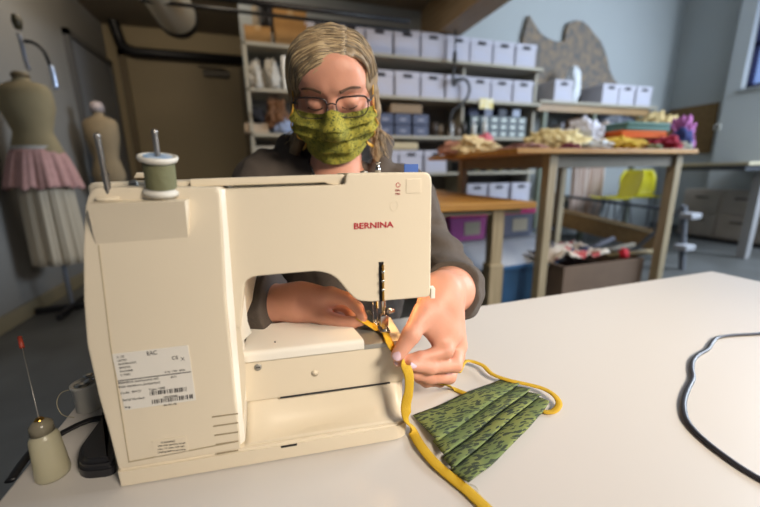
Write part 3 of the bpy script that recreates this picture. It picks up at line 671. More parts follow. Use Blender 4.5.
o = obj('red_pouch', blob((0, 0, .03), (.04, .04, .05), 5, .15, 2, 3, 0), mat('red cloth', (214, 40, 60), .7), smooth=True, loc=(float(qr[0]), 2.02, zt+.004)); tag(o, 'small bright red pouch beside the patterned cloth', 'pouch')
for i in range(3):
    o = obj('wrapping_roll', cylm((0, 0, .025), (.5, .1*i-.05, .03+.02*i), .022, n=14), mat('roll tone %d' % i, [(120, 104, 70), (96, 88, 74), (60, 60, 70)][i], .7), smooth=True, loc=(x0+W2*.55+.05, 2.05+.1*i, zt+.002)); tag(o, ['tan roll nearest the front on the cardboard box', 'brown-grey roll in the middle on the cardboard box', 'dark blue-grey roll at the back of the cardboard box'][i], 'roll')
# ------------------------------------------------------------------ fabrics on the tall table
def C_(n, c, **k): return mat('cloth '+n, c, .95, bump=.4, bscale=40, **k)
def heap(px0, px1, pyt, y, ry, m, label, seed, z=None, amp=.28, freq=1.8, cat='fabric', name='fabric_heap'):
    return px_heap(name, px0, px1, pyt, y, TZ if z is None else z, ry, m, label, cat, seed, amp*1.15, freq)
heap(446, 470, 141, 2.6, .1, C_('dusty rose', (178, 130, 112)), 'small dusty rose cloth heap at the left end of the tall table', 21)
heap(458, 508, 138, 2.55, .14, C_('cream', (206, 184, 140)), 'wide low cream cloth at the left end of the tall table', 22)
heap(482, 500, 134, 2.75, .08, C_('bright pink', (204, 110, 124)), 'bright pink bundle on the left heap of the tall table', 23)
heap(470, 484, 135, 2.8, .06, C_('green print', (140, 150, 96), col2=(190, 110, 110), vscale=30), 'green and red printed scrap on the left heap of the tall table', 24)
heap(520, 560, 143, 2.1, .16, C_('faded rose', (168, 128, 124), var=.3, vscale=20), 'long faded rose cloth lying flat mid table', 25)
heap(548, 600, 128, 2.2, .18, C_('straw', (206, 192, 146)), 'straw coloured cloth sloping up in the middle of the tall table', 26)
heap(583, 612, 119, 2.3, .14, C_('pale blue white', (196, 198, 210)), 'tall white and pale blue crumpled cloth on the tall table', 27)
heap(600, 626, 122, 2.35, .12, C_('greyish white', (176, 166, 160), var=.3, vscale=18), 'greyish white crumpled cloth right of the pale blue one', 28)
heap(600, 622, 140, 2.05, .1, C_('white foam', (196, 204, 214)), 'low white cloth at the front edge of the tall table', 29)
heap(573, 590, 143, 2.02, .07, C_('maroon', (104, 40, 62)), 'small maroon cloth under the straw coloured cloth', 30)
heap(617, 660, 137, 2.02, .13, C_('mustard', (190, 152, 62), col2=(200, 176, 60), vscale=12), 'mustard yellow cloth heap near the right of the tall table', 31)
def fold(px0, px1, pyt, pyb, y, d, m, label, n=3, rz=0, z=None):
    a = atY(px0, pyb, y); b = atY(px1, pyb, y); zt = float(atY((px0+px1)/2, pyt, y)[2]); zb = float(atY((px0+px1)/2, pyb, y)[2]) if z is None else z; w_ = float(b[0]-a[0]); h = (zt-zb)/n
    bm = bmesh.new()
    for k in range(n): j = random.uniform(-.015, .015); box(bm, (-w_/2+j, random.uniform(0, .01), h*k), (w_/2+j, d, h*(k+1)*.995), min(h*.42, .02), 3)
    for v in bm.verts: v.co.z += .006*noise.noise(v.co*9)
    o = obj('folded_fabric', bm, m, smooth=True, loc=(float(a[0])+w_/2, y, zb)); o.rotation_euler = (0, 0, rz); tag(o, label, 'fabric', 'folded fabrics on the tall table'); return zt
z_a = fold(655, 690, 141, 150, 2.12, .3, C_('dark navy white', (70, 70, 84), col2=(160, 160, 170), vscale=25), 'navy and white folded fabric at the bottom of the stack', 2, z=TZ+.002)
zt = fold(622, 668, 131, 138, 2.15, .26, C_('orange', (206, 98, 44)), 'bright orange folded fabric in the stack', 2)
fold(626, 672, 122, 131, 2.17, .26, C_('teal', (84, 116, 110)), 'teal folded fabric lying on the orange one', 2, .03)
fold(625, 665, 138, 147, 2.2, .22, C_('brown', (132, 96, 66)), 'brown folded fabric under the orange one', 2, z=TZ+.002)
heap(652, 692, 112, 2.5, .16, C_('tan', (166, 146, 100)), 'large tan crumpled cloth at the top of the right heap', 33, z=TZ+.03)
heap(668, 684, 122, 2.2, .08, C_('olive print', (150, 128, 78), col2=(90, 70, 50), vscale=25), 'olive printed bundle in front of the tan cloth', 34)
heap(682, 706, 117, 2.15, .1, C_('orchid purple', (158, 92, 146)), 'orchid purple fabric peak at the right end of the tall table', 35, amp=.4)
heap(688, 702, 128, 2.02, .06, C_('navy blue', (50, 60, 116)), 'navy blue cloth tucked in the purple fabric', 36)
heap(670, 694, 138, 1.92, .09, C_('crimson', (150, 36, 62)), 'crimson cloth spilling at the right front corner of the tall table', 37, amp=.4)
heap(686, 704, 142, 2.0, .07, C_('mint white', (150, 166, 150), col2=(200, 190, 180), vscale=25), 'mint and white striped cloth hanging off the right end of the tall table', 38)
heap(662, 672, 144, 1.93, .05, C_('pale green', (140, 150, 128)), 'pale green scrap beside the crimson cloth', 39)
# ------------------------------------------------------------------ dress forms
m_form = mat('dress form linen', (150, 136, 104), .9, bump=.15, bscale=80, var=.1)
def form(px, py_sh, py_wai, X, Y, sc, label, rz):
    t = tag(empty('dress_form', (X, Y, 0), rz), label, 'mannequin')
    zsh = float(atY(px, py_sh, Y)[2]) if False else None
    return t
def torso(parent, zb, h, wd, dp, m, name='torso'):
    prof = [(0, .80, .72), (.06, .88, .8), (.16, .96, .9), (.3, .8, .78), (.4, .70, .70), (.55, .82, .86), (.68, .94, 1.02), (.78, .98, .96), (.88, 1.0, .8), (.94, .9, .62), (.975, .62, .46), (1.0, .3, .34), (1.06, .24, .3), (1.10, .24, .3)]
    bm = bmesh.new(); rings = []; n = 32
    for z, a, b in prof: rings.append([bm.verts.new((wd/2*a*math.cos(2*PI*i/n), dp/2*b*math.sin(2*PI*i/n), zb+h*z)) for i in range(n)])
    for A_, B_ in zip(rings, rings[1:]):
        for i in range(n): bm.faces.new((A_[i], A_[(i+1) % n], B_[(i+1) % n], B_[i]))
    bm.faces.new(rings[0][::-1]); bm.faces.new(rings[-1]); return obj(name, bm, m, parent, True)
FX, FY = -1.48, 3.34
def zz(px, py): return float(on(px, py, (FX, FY, 0), (_G[0], _G[1], 0))[2])
fp = on(35, 150, (0, FY, 0), (0, 1, 0)); FX = max(float(fp[0]), -1.57)
zN, zS, zW, zH = zz(32, 72), zz(32, 84), zz(45, 150), zz(48, 262)
t = tag(empty('dress_form', (FX, FY, 0), -.35), 'linen dress form in a pink and cream skirt against the left wall', 'mannequin')
torso(t, zW-.1, zS-zW+.12, .37, .25, m_form)
obj('neck_cap', lathe([(0, 0), (.05, 0), (.052, .02), (.03, .04), (0, .045)], 24, Matrix.Translation((0, 0, zS+.04))), mat('neck cap wood', (90, 74, 50), .5), t, True)
obj('pole', cylm((0, 0, .06), (0, 0, zW-.1), .016), mat('pole steel', (140, 146, 158), .3, .8), t)
bm = bmesh.new()
for k in range(4): a_ = k*PI/2+.4; box(bm, (0, -.02, 0), (.24, .02, .05), .01, M=Matrix.Rotation(a_, 4, 'Z') @ Matrix.Translation((0, 0, .002)))
obj('stand_foot', bm, m_black, t)
# the skirt: cream pleated lower part and pink gathered peplum
def skirt(zt, zb, rt, rb, nf, am, m, name, parent, dp=.8, ragged=0):
    V = []; Fc = []; n = 160; L = 14
    for j in range(L):
        s_ = j/(L-1)
        for i in range(n):
            th = 2*PI*i/n; r = rt+(rb-rt)*s_**.75+am*s_**.6*(math.sin(nf*th+1.3*math.sin(3*th))+.4*math.sin(nf*2.3*th+s_))
            z = zt+(zb-zt)*s_+ragged*s_*math.sin(9*th+math.sin(5*th)*2)
            V.append((r*math.cos(th), dp*r*math.sin(th), z))
    for j in range(L-1):
        for i in range(n): Fc.append((j*n+i, j*n+(i+1) % n, (j+1)*n+(i+1) % n, (j+1)*n+i))
    o = obj(name, (V, [], Fc), m, parent, True); o.modifiers.new('t', 'SOLIDIFY').thickness = .003; return o
sk = tag(empty('skirt', (FX, FY, 0), -.35), 'cream pleated skirt with a pink gathered peplum worn by the dress form', 'skirt')
skirt(zW, zH, .15, .185, 15, .014, mat('cream muslin', (176, 166, 148), .95, bump=.2, bscale=50), 'lower_skirt', sk)
skirt(zW+.0, zz(48, 188), .155, .238, 13, .014, mat('pink tulle', (184, 144, 140), .95, bump=.5, bscale=60, var=.12, vscale=25), 'peplum', sk, ragged=.012)
obj('waistband', lathe([(.152, 0), (.158, 0), (.158, .035), (.152, .035), (.152, 0)], 40, Matrix.Translation((0, 0, zW-.01)) @ Matrix.Scale(.8, 4, (0, 1, 0))), mat('waistband white', (180, 176, 170), .8), sk)
# hanger rail parts above the form
hp = [on(x, y, (FX, FY+.05, 0), (_G[0], _G[1], 0)) for x, y in ((17, 22), (19, 34), (22, 45), (25, 58), (29, 70))]
t = tag(empty('display_hook', tuple(hp[-1])), 'steel hook and curved arm with a dark knob above the dress form', 'hook')
l_ = lambda P_: [np.array(p)-hp[-1] for p in P_]
obj('rod', tubem(l_(hp[1:]), .013, 10, sm=4), mat('pole steel', (140, 146, 158), .3, .8), t, True)
obj('knob', lathe([(0, -.05), (.02, -.045), (.03, 0), (.022, .045), (0, .05)], 18, Matrix.Translation(Vector(l_([hp[0]])[0]))), mat('knob dark olive', (60, 54, 34), .5), t, True)
arc = [on(x, y, (FX, FY+.05, 0), (_G[0], _G[1], 0)) for x, y in ((25, 41), (34, 43), (43, 50), (49, 62), (51, 68))]
obj('curved_arm', tubem(l_(arc), .012, 10, sm=6), m_black, t, True)
arc2 = [on(x, y, (FX, FY+.05, 0), (_G[0], _G[1], 0)) for x, y in ((51, 66), (54, 78), (56, 89))]
obj('arm_sleeve', tubem(l_(arc2), .016, 10, sm=4), mat('pole steel bright', (176, 190, 214), .3, .6), t, True)
# second form farther back
fp = on(103, 140, (0, 4.5, 0), (0, 1, 0)); GX = float(fp[0])
def z2(px, py): return float(on(px, py, (GX, 4.5, 0), (_G[0], _G[1], 0))[2])
t = tag(empty('dress_form', (GX, 4.5, 0), -.3), 'smaller linen dress form farther back near the left door', 'mannequin')
zt, zb2 = z2(103, 116), z2(103, 185)
torso(t, zb2, zt-zb2, .34, .24, mat('dress form linen dull', (140, 124, 98), .9, bump=.15, bscale=80))
obj('neck_cap', lathe([(0, 0), (.055, 0), (.06, .05), (.045, .09), (0, .1)], 24, Matrix.Translation((0, 0, zt+.04))), mat('neck cap mauve white', (170, 158, 158), .7), t, True)
obj('pole', cylm((0, 0, .05), (0, 0, zb2), .016), mat('pole steel', (140, 146, 158), .3, .8), t)
bm = bmesh.new()
for k in range(4): box(bm, (0, -.02, 0), (.24, .02, .05), .01, M=Matrix.Rotation(k*PI/2, 4, 'Z') @ Matrix.Translation((0, 0, .002)))
obj('stand_foot', bm, m_black, t)
# ------------------------------------------------------------------ white table
m_white = mat('white laminate', (206, 201, 196), .32, var=.02, vscale=2)
tb = tag(empty('white_table', (.5, .2, 0)), 'large white laminate table carrying the sewing machine', 'table')
TXa, TXb, TYa, TYb = -.284, 1.325, -.45, .682
obj('tabletop', boxm((TXa-.5, TYa-.2, TABLE_Z-.03), (TXb-.5, TYb-.2, TABLE_Z), .003), m_white, tb)
for x in (TXa+.06, TXb-.06):
    for y in (TYa+.06, TYb-.06): obj('leg', boxm((x-.525, y-.225, .001), (x-.475, y-.175, TABLE_Z-.031), .003), mat('table leg grey metal', (120, 122, 124), .4, .6), tb)
# ------------------------------------------------------------------ sewing machine: local u (length), v (depth), w (height)
MA = atZ(120, 488, TABLE_Z); MB_ = atZ(407, 438.5, TABLE_Z); md = (MB_-MA); md /= np.linalg.norm(md); mn = np.array([-md[1], md[0], 0])
MROT = math.atan2(md[1], md[0])
def L(px, py, v):
    P = on(px, py, MA+mn*v, mn); return float((P-MA) @ md), float(P[2]-TABLE_Z)
def MW(u, v, w): return MA+md*u+mn*v+np.array([0, 0, w])
def P3(px, py, v): return on(px, py, MA+mn*v, mn)
m_mach = mat('machine cream plastic', (222, 210, 188), .34, bump=.02, bscale=300)
m_mach2 = mat('machine white plastic', (234, 230, 220), .3)
m_steel = mat('polished steel', (190, 188, 184), .18, 1)
m_steel2 = mat('satin steel', (168, 166, 160), .4, .7)
m_red = mat('print red', (176, 30, 48), .5)
m_ink = mat('print black', (42, 40, 42), .6)
sm = tag(empty('sewing_machine', (MA[0], MA[1], TABLE_Z), MROT), 'cream sewing machine seen from behind with red lettering on its head, on the white table', 'sewing machine')
def O(name, bm, m, smooth='auto', parent=None):
    o = obj(name, bm, m, parent or sm, smooth)
    if smooth == 'auto': o.modifiers.new('wn', 'WEIGHTED_NORMAL').keep_sharp = True
    return o
# base plinth
pl = rounded([(0, 0), (.318, 0), (.318, .165), (0, .165)], .012, 4, {0: .003, 1: .02, 2: .02})
bm = bmesh.new(); 
def zprism(outline, z0, z1, bev=0):
    b = bmesh.new(); A = [b.verts.new((x, y, z0)) for x, y in outline]; B = [b.verts.new((x, y, z1)) for x, y in outline]
    f0 = b.faces.new(A[::-1]); f1 = b.faces.new(B); n = len(A)
    for i in range(n): b.faces.new((A[i], A[(i+1) % n], B[(i+1) % n], B[i]))
    bmesh.ops.recalc_face_normals(b, faces=b.faces)
    if bev: bmesh.ops.bevel(b, geom=[e for e in b.edges if f1 in e.link_faces], offset=bev, segments=3, affect='EDGES')
    return b
O('base_plinth', zprism(pl, .0015, .0225, .003), m_mach)
# left housing column
col_px = [(117.5, 469), (108, 432), (98, 398), (86, 345), (82.5, 300), (82, 250), (84, 205), (90, 187), (220, 187), (226, 300), (236, 400), (240, 448)]
co = [L(x, y, 0.0) for x, y in col_px]; co[0] = (co[0][0], .0225); co[-1] = (co[-1][0], .0225)
co = rounded(co, .006, 3, {7: .012, 0: 0, 11: 0})
ch_ = O('column_housing', prism(co, .0, .168, bev=.003), m_mach)
def undercut(o, u=.095, k=.3):
    for v in o.data.vertices:
        if v.co.y > .02 and v.co.x > u and v.co.z < .235: v.co.x -= (v.co.y-.02)*k
undercut(ch_)
# slanted transition strip between column and arm
a0, a1 = L(220.5, 190, .001), L(236.5, 446, .001); b0, b1 = L(226, 190, .0135), L(246, 446, .0135)
V = [(a0[0]-.004, .0015, a0[1]), (a1[0]-.004, .0015, .0226), (b1[0], .0135, .0226), (b0[0], .0135, a0[1]), (a0[0]-.004, .05, a0[1]), (a1[0]-.004, .05, .0226), (b1[0], .05, .0226), (b0[0], .05, a0[1])]
O('column_edge', (V, [], [(0, 1, 2, 3), (3, 2, 6, 7), (4, 7, 6, 5), (0, 4, 5, 1), (0, 3, 7, 4), (1, 5, 6, 2)]), m_mach2, False)
# arm and head
vA = .0125
arm_px = [(222, 189), (345.5, 184.5), (346, 173), (432, 172), (430.5, 297), (415, 298.5), (372, 302), (357, 301), (349, 293), (335, 276), (319, 271), (254, 276.5), (245, 281), (240, 330), (232, 330)]
ao = [L(x, y, vA) for x, y in arm_px]
ao = rounded(ao, .004, 4, {3: .01, 2: .004, 1: .004, 4: .006, 7: .008, 8: .012, 9: .014, 10: .016, 11: .006, 12: .008, 0: 0, 14: 0, 13: 0})
O('arm_housing', prism(ao, vA, .135, bev=.0018, seg=3), m_mach)
# column lower inner part under the arm
lo_px = [(232, 330), (240, 325), (246, 372), (243.5, 447), (236, 447)]
lo = [L(x, y, vA) for x, y in lo_px]; lo[3] = (lo[3][0], .0225); lo[4] = (lo[4][0], .0225)
undercut(O('column_foot', prism(lo, vA, .15), m_mach))
# left frame of the opening (a rounded jamb)
jm = [L(x, y, .02) for x, y in ((237, 284), (244, 281), (246, 300), (248, 322), (252, 333), (240, 345))]
undercut(O('opening_jamb', prism(jm, .0205, .034, bev=.001), m_mach2), .09, .45)
# free arm bed: body, rounded ledge
fa = .035
bl_, br_ = L(246, 362, fa), L(360, 347, fa); wb = .1115
uR = .322
bed = [(.122, .0225), (uR-.004, .0225), (uR, .03), (uR, wb-.006), (uR-.006, wb), (.122, wb)]
bm = prism([(.122, .055), (uR-.003, .055), (uR, .06), (uR, wb-.012), (uR-.004, wb-.003), (.122, wb-.003)], fa+.0015, .115, bev=.003)
O('free_arm', bm, m_mach)
# concave skirt from the arm face to the plinth
V = []; Fc = []; nu, nv = 24, 10
u0, u1 = .126, uR-.006
for j in range(nv):
    s_ = j/(nv-1)
    for i in range(nu):
        t_ = i/(nu-1); u = u0+(u1-u0)*t_; k = 1-(1-s_)**2.2; scoop = .008*math.sin(PI*min(1, max(0, (t_-.12)/.7)))*math.sin(PI*s_)
        V.append((u, fa+.006-(fa+.0)*s_+scoop, .057-.034*k-scoop*.4))
for j in range(nv-1):
    for i in range(nu-1): k = j*nu+i; Fc.append((k, k+nu, k+nu+1, k+1))
o = O('base_scoop', (V, [], Fc), m_mach, True); md_ = o.modifiers.new('t', 'SOLIDIFY'); md_.thickness = .004; md_.offset = -1
O('front_lip', boxm((.122, fa+.006, .0225), (uR-.002, .11, .057), .002), m_mach)
# seam above the scoop
s0, s1 = L(280, 396.5, fa+.001), L(400, 377, fa+.001)
O('seam_line', boxm((s0[0], fa+.0003, .0553), (uR-.02, fa+.0025, .0567)), m_dark)
# white slide-on ledge with rounded left end, covering the top
lx0 = L(250, 350, fa)[0]; lx1 = L(356, 340, fa+.01)[0]
sec = rounded([(fa-.002, .1085), (fa-.002, .1212), (.112, .1212), (.112, .1085)], .002, 6, {1: .0105})
bm = bmesh.new(); ul = lambda v: lx1+.008-(v-fa)*.21
def ring(uf, dz=0): return [bm.verts.new((uf(a_), a_, b_)) for a_, b_ in sec]
cx_, cz_ = .078, .1145
rg = []
for s_, k_ in ((0, .90), (.0012, .955), (.004, .985), (.008, 1.0)): rg.append([bm.verts.new((lx0-.010+s_, cx_+(a_-cx_)*k_, cz_+(b_-cz_)*k_)) for a_, b_ in sec])
rg.append(ring(ul)); nS = len(sec)
for A_, B_ in zip(rg, rg[1:]):
    for i in range(nS): bm.faces.new((A_[i], A_[(i+1) % nS], B_[(i+1) % nS], B_[i]))
bm.faces.new(rg[0][::-1]); bm.faces.new(rg[-1]); bmesh.ops.recalc_face_normals(bm, faces=bm.faces)
O('bed_ledge', bm, m_mach2)
bm = zprism(rounded([(lx1+.0085, fa+.0), (uR-.018, fa+.0), (uR-.022, .108), (lx1-.0075, .108)], .002, 2), wb-.004, wb+.002, .0006)
O('needle_plate', bm, m_steel2)
O('bed_end', boxm((uR-.0175, fa+.001, wb-.004), (uR-.001, .11, wb+.0025), .0012), m_mach2)
for px, py in ((344, 331), (351, 330)): 
    p = atZ(px, py, TABLE_Z+wb+.003)-MA; O('ledge_dot', cylm((p @ md, p @ mn, .1206), (p @ md, p @ mn, .1209), .0012, n=10), m_dark, False)
p = L(275, 342, fa-.002); O('pin_hole', cylm((p[0], fa-.0023, p[1]), (p[0], fa-.001, p[1]), .0009, n=10), m_dark, False)
def screw(name, px, py, v, r=.0042):
    p = L(px, py, v); bm = lathe([(0, 0), (r, 0), (r, .0012), (r*.6, .0016), (0, .0016)], 16, Matrix.Translation((p[0], v, p[1])) @ Matrix.Rotation(PI/2, 4, 'X'))
    t = O(name, bm, m_steel2, True); obj('screw_slot', boxm((p[0]-r*.6, v-.0019, p[1]-.0005), (p[0]+r*.6, v-.0015, p[1]+.0005)), m_ink, t)
screw('screw', 258, 367, fa+.0015); screw('screw', 133.5, 184, .03)
p = L(315, 373, fa+.0015); O('plug_disc', lathe([(0, 0), (.0042, 0), (.0045, .0003), (0, .0004)], 18, Matrix.Translation((p[0], fa+.0013, p[1])) @ Matrix.Rotation(PI/2, 4, 'X')), m_mach, True)
a, b = L(281, 447, 0), L(297, 444, 0); O('base_slot', boxm((a[0], -.0006, (a[1]+b[1])/2-.0012), (b[0], .001, (a[1]+b[1])/2+.0012)), m_black)
# top: spool shelf wedge, rear cover, carrying handle
t0, t1, t2, t3 = L(86.6, 205, -.014), L(184.4, 198, -.014), L(188, 240, .0), L(95.6, 247, .0)
wt = (t0[1]+t1[1])/2
V = [(t0[0], -.014, wt-.001), (t1[0], -.014, wt-.001), (t2[0], .001, t2[1]), (t3[0], .001, t3[1]), (t0[0], .03, wt+.004), (t1[0]-.001, .03, wt+.004), (t2[0]+.001, .03, t2[1]), (t3[0], .03, t3[1])]
O('spool_shelf', (V, [], [(0, 1, 5, 4), (0, 3, 2, 1), (1, 2, 6, 5), (0, 4, 7, 3), (4, 5, 6, 7), (3, 7, 6, 2)]), m_mach, False)
a, b = L(93, 181, .045), L(190, 178, .045)
O('rear_cover', boxm((a[0], .03, co[8][1]-.012), (b[0]+.01, .16, a[1]-.001), .006, 3), m_mach)
h0, h1 = L(134, 178, .03), L(345, 174, .03); hb = L(345, 187, .02)
hs = [L(x, y, .022) for x, y in ((190, 179), (343, 174), (345, 176), (345, 184), (341, 186), (328, 184), (325, 182.5), (190, 187))]
O('carry_handle', prism(hs, .022, .05, bev=.0015), m_mach)
hs = [L(x, y, .06) for x, y in ((135, 178), (138, 172.5), (152, 172.5), (152, 178))]
O('handle_hinge', prism(hs, .055, .1, bev=.002), m_mach)
wtop = ao[6][1] if False else L(300, 187, .0135)[1]
a = L(346, 180, .02); O('arm_top', boxm((.133, .055, wtop-.02), (a[0]-.001, .13, wtop+.006), .006, 3), m_mach)
# pins
m_pin = mat('pin steel', (160, 156, 152), .38, 1)
def pin(px0, py0, px1, py1, v, r=.0026):
    p0 = np.array(L(px0, py0, v)); p1 = L(px1, py1, v-.012); A_ = Vector((p0[0], v, p0[1])); B_ = Vector((p1[0], v-.012, p1[1])); m_ = A_.lerp(B_, .42)
    bm = bmesh.new(); cyl(bm, A_, m_, r, n=14); cyl(bm, m_, m_.lerp(B_, .03), r*1.25, n=14); cyl(bm, m_.lerp(B_, .03), B_, r*.86, n=14)
    bmesh.ops.create_uvsphere(bm, u_segments=12, v_segments=8, radius=r*1.05, matrix=Matrix.Translation(B_))
    O('spool_pin', bm, m_pin, 'auto'); return A_, B_
A1, B1 = pin(110.5, 201, 97, 136, .004); A2, B2 = pin(163, 196, 154.5, 132, .004)
for A_ in (A1, A2): O('pin_seat', lathe([(0, 0), (.0115, 0), (.0105, .003), (0, .003)], 24, Matrix.Translation((A_.x-.0005, A_.y, wt+.0005))), m_mach, True)
# lettering
TR = Matrix.Rotation(PI/2, 4, 'X')
def put_text(name, s, px, py, v, size, m, align='LEFT', parent=None, bold=0, sx=1):
    u, w_ = L(px, py, v); return text(name, s, size, m, parent or sm, Matrix.Translation((u, v-.0003, w_)) @ TR @ Matrix.Scale(sx, 4, (1, 0, 0)), align, bold=bold)
tl = put_text('logo_lettering', 'BERNINA', 353.5, 226.5, vA, .0088, m_red, bold=.0002)
xs = [v.co.x for v in tl.data.vertices]; w0 = max(xs)-min(xs); tgt = L(394, 226, vA)[0]-L(354.5, 227, vA)[0]; mnx = min(xs)
for v in tl.data.vertices: v.co.x = mnx+(v.co.x-mnx)*tgt/w0
a, b = L(406, 179, vA), L(421, 193, vA); O('button_cover', boxm((a[0], vA-.0006, b[1]), (b[0], vA+.001, a[1]), .0005), m_mach)
p = L(398, 185, vA)
bm = bmesh.new(); tube(bm, [Vector((p[0]+.0022*math.cos(k*PI/10), vA-.0001, p[1]+.0022*math.sin(k*PI/10))) for k in range(21)], .0004, 6); O('circle_mark', bm, m_red, True)
for k, py in enumerate((190.5, 194)): put_text('small_mark', ('DIN' if k == 0 else 'DIN'), 395.2, py, vA, .003, m_red)
p = L(394, 206, vA); bm = bmesh.new(); tube(bm, [Vector((p[0]+.0042*math.cos(k*PI/14), vA-.00005, p[1]+.0052*math.sin(k*PI/14))) for k in range(29)], .00025, 6); O('oval_plug', bm, m_mach, True)
# slot with lever in the head
a, b = L(378.8, 262, vA), L(384, 301, vA)
O('lever_slot', boxm((a[0], vA-.0007, b[1]), (b[0], vA+.001, a[1]), .0003), m_black)
nb = .036
def bar(name, pts, r, m, v0=None, n=12): return O(name, tubem(pts, r, n), m, True)
pa = L(382.5, 265, 0.008); pb = L(383.5, 298, .008)
O('lifter_lever', boxm((pa[0]-.0006, .0075, pb[1]-.004), (pa[0]+.0018, .0118, pa[1]), .0006), mat('brass', (196, 150, 70), .25, 1))
for k in range(3): p = L(383, 272+9*k, .007); O('lever_screw', cylm((p[0], .0065, p[1]), (p[0], .0085, p[1]), .0016, n=12), m_steel, True)
# presser bar, needle bar, foot
fu, fw_ = L(384, 334, fa+.03); fv = fa+.028; plw = wb+.002
fu = L(384, 331, fv)[0]; hw = L(384, 298, fv)[1]; top_ = .2
bar('presser_bar', [(fu, fv, plw+.012), (fu, fv, top_)], .0032, m_steel)
bar('needle_bar', [(fu-.006, fv+.014, plw+.03), (fu-.006, fv+.014, top_)], .0028, m_steel)
bar('needle', [(fu-.006, fv+.014, plw-.001), (fu-.006, fv+.014, plw+.034)], .0006, m_steel)
O('foot_shank', boxm((fu-.0055, fv-.005, plw+.01), (fu+.0055, fv+.006, plw+.026), .0012), m_steel)
O('clamp_screw', cylm((fu+.004, fv, plw+.03), (fu+.014, fv, plw+.03), .0035, n=16), m_steel, True)
bm = bmesh.new(); box(bm, (fu-.007, fv-.008, plw+.0022), (fu-.0015, fv+.022, plw+.0045), .0006); box(bm, (fu+.0015, fv-.008, plw+.0022), (fu+.007, fv+.022, plw+.0045), .0006); box(bm, (fu-.007, fv-.008, plw+.0022), (fu+.007, fv+.004, plw+.005), .0006); box(bm, (fu-.003, fv-.004, plw+.004), (fu+.003, fv+.004, plw+.012), .0006)
O('presser_foot', bm, m_steel)
O('thread_guide', tubem([(fu-.012, fv+.012, plw+.04), (fu-.012, fv+.006, plw+.018), (fu-.009, fv+.002, plw+.01)], .0007, 8, sm=5), m_steel, True)
O('hook_cover', boxm((fu-.03, fv+.012, plw+.004), (fu-.012, fv+.03, plw+.022), .002), mat('smoky plastic', (70, 72, 72), .15))
# machine sewing light (the warm bulb under the head)
O('sewing_light_bulb', lathe([(0, -.008), (.005, -.006), (.007, 0), (.005, .006), (0, .008)], 16, Matrix.Translation((fu-.032, .085, .183))), mat('warm bulb', (255, 220, 160), .3, emis=(255, 190, 110), estr=3), True)
def spot_light(name, u, v, w_, e, col, r=.006):
    l = bpy.data.lights.new(name, 'POINT'); l.energy = e; l.color = col; l.shadow_soft_size = r; o = bpy.data.objects.new(name, l); COL.objects.link(o); o.location = MW(u, v, w_); return o
spot_light('sewing_lamp', fu+.012, .075, .176, .2, (1.0, .62, .28))
# rear rating label
def quad(name, pxs, v, m, parent=None, th=.0004):
    q = [L(x, y, v) for x, y in pxs]; V = [(a_, v-th, b_) for a_, b_ in q]+[(a_, v+.0002, b_) for a_, b_ in q]
    return O(name, (V, [], [(0, 1, 2, 3), (7, 6, 5, 4), (0, 4, 5, 1), (1, 5, 6, 2), (2, 6, 7, 3), (3, 7, 4, 0)]), m, False, parent)
m_label = mat('label silver white', (222, 218, 210), .45)
lab = quad('rating_label', [(112, 354), (188, 345), (196, 400), (125, 410)], -.0001, m_label)
quad('panel_seam', [(110, 345), (111, 345), (129.5, 462), (128.5, 462)], -.0001, mat('seam shade', (170, 156, 130), .6))
quad('panel_seam', [(98, 245), (99, 245), (111, 345), (110, 345)], -.0001, MATS['seam shade'])
quad('panel_seam', [(128.5, 461.5), (237, 441), (237, 442), (128.5, 462.5)], -.0001, MATS['seam shade'])
a_dir = None
def lt_(name, s, px, py, size, parent=lab, m=m_ink, sx=1.0):
    # lettering follows the slightly rising label
    u, w_ = L(px, py, 0); u2, w2 = L(px+60, py-60*.125, 0); ang = math.atan2(w2-w_, u2-u)
    return text(name, s, size, m, parent, Matrix.Translation((u, -.0007, w_)) @ TR @ Matrix.Rotation(ang, 4, 'Z') @ Matrix.Scale(sx, 4, (1, 0, 0)), 'LEFT', .0001)
for k in range(6): lt_('fine_print', ['C  US', 'LISTED', 'HOUSEHOLD', 'SEWING', 'MACHINE', 'E 79382'][k], 117+k*.8, 357+k*3.6, .0026)
lt_('certification_mark', 'EAC', 147, 353.5, .0062, sx=.8)
lt_('class_symbol', 'CE', 172, 358, .005); lt_('class_symbol', 'X', 181, 359, .005); 
lt_('label_line', 'BERNINA International AG', 118.5, 383, .0032); lt_('label_line', '8266 Steckborn, Switzerland', 119, 387, .0032)
lt_('label_line', 'Code:  8W2Y', 121, 393, .0033); lt_('label_line', 'Type: 1008', 149, 389.5, .0033); lt_('label_line', 'Serial Number:', 123, 400, .0033); lt_('label_line', 'Reg.', 125.5, 407, .0030)
lt_('label_line', '0,7A  120V  60Hz', 165, 372, .0026); lt_('label_line', '85W', 171, 377, .0026)
quad('label_rule', [(118, 380.6), (191, 371.4), (191.1, 372), (118.1, 381.2)], -.0005, m_ink, lab)
random.seed(3)
def barcode(x0, y0, x1, y1, h):
    bm = bmesh.new(); x = x0
    while x < x1:
        wdt = random.choice((.5, .9, 1.5)); t_ = (x-x0)/(x1-x0); y = y0+(y1-y0)*t_
        q = [L(a_, b_, 0) for a_, b_ in ((x, y), (x+wdt, y), (x+wdt+.3, y+h), (x+.3, y+h))]; bm.faces.new([bm.verts.new((a_, -.0006, b_)) for a_, b_ in q][::-1]); x += wdt+random.choice((.5, .8, 1.2))
    obj('barcode', bm, m_ink, lab)
barcode(150, 391, 187, 386.5, 4.2); barcode(152, 399.5, 192, 393.8, 4.2)
lt_('barcode_digits', '1008 0205686', 163, 397, .0024); lt_('barcode_digits', '004 852 100', 164, 405, .0024)
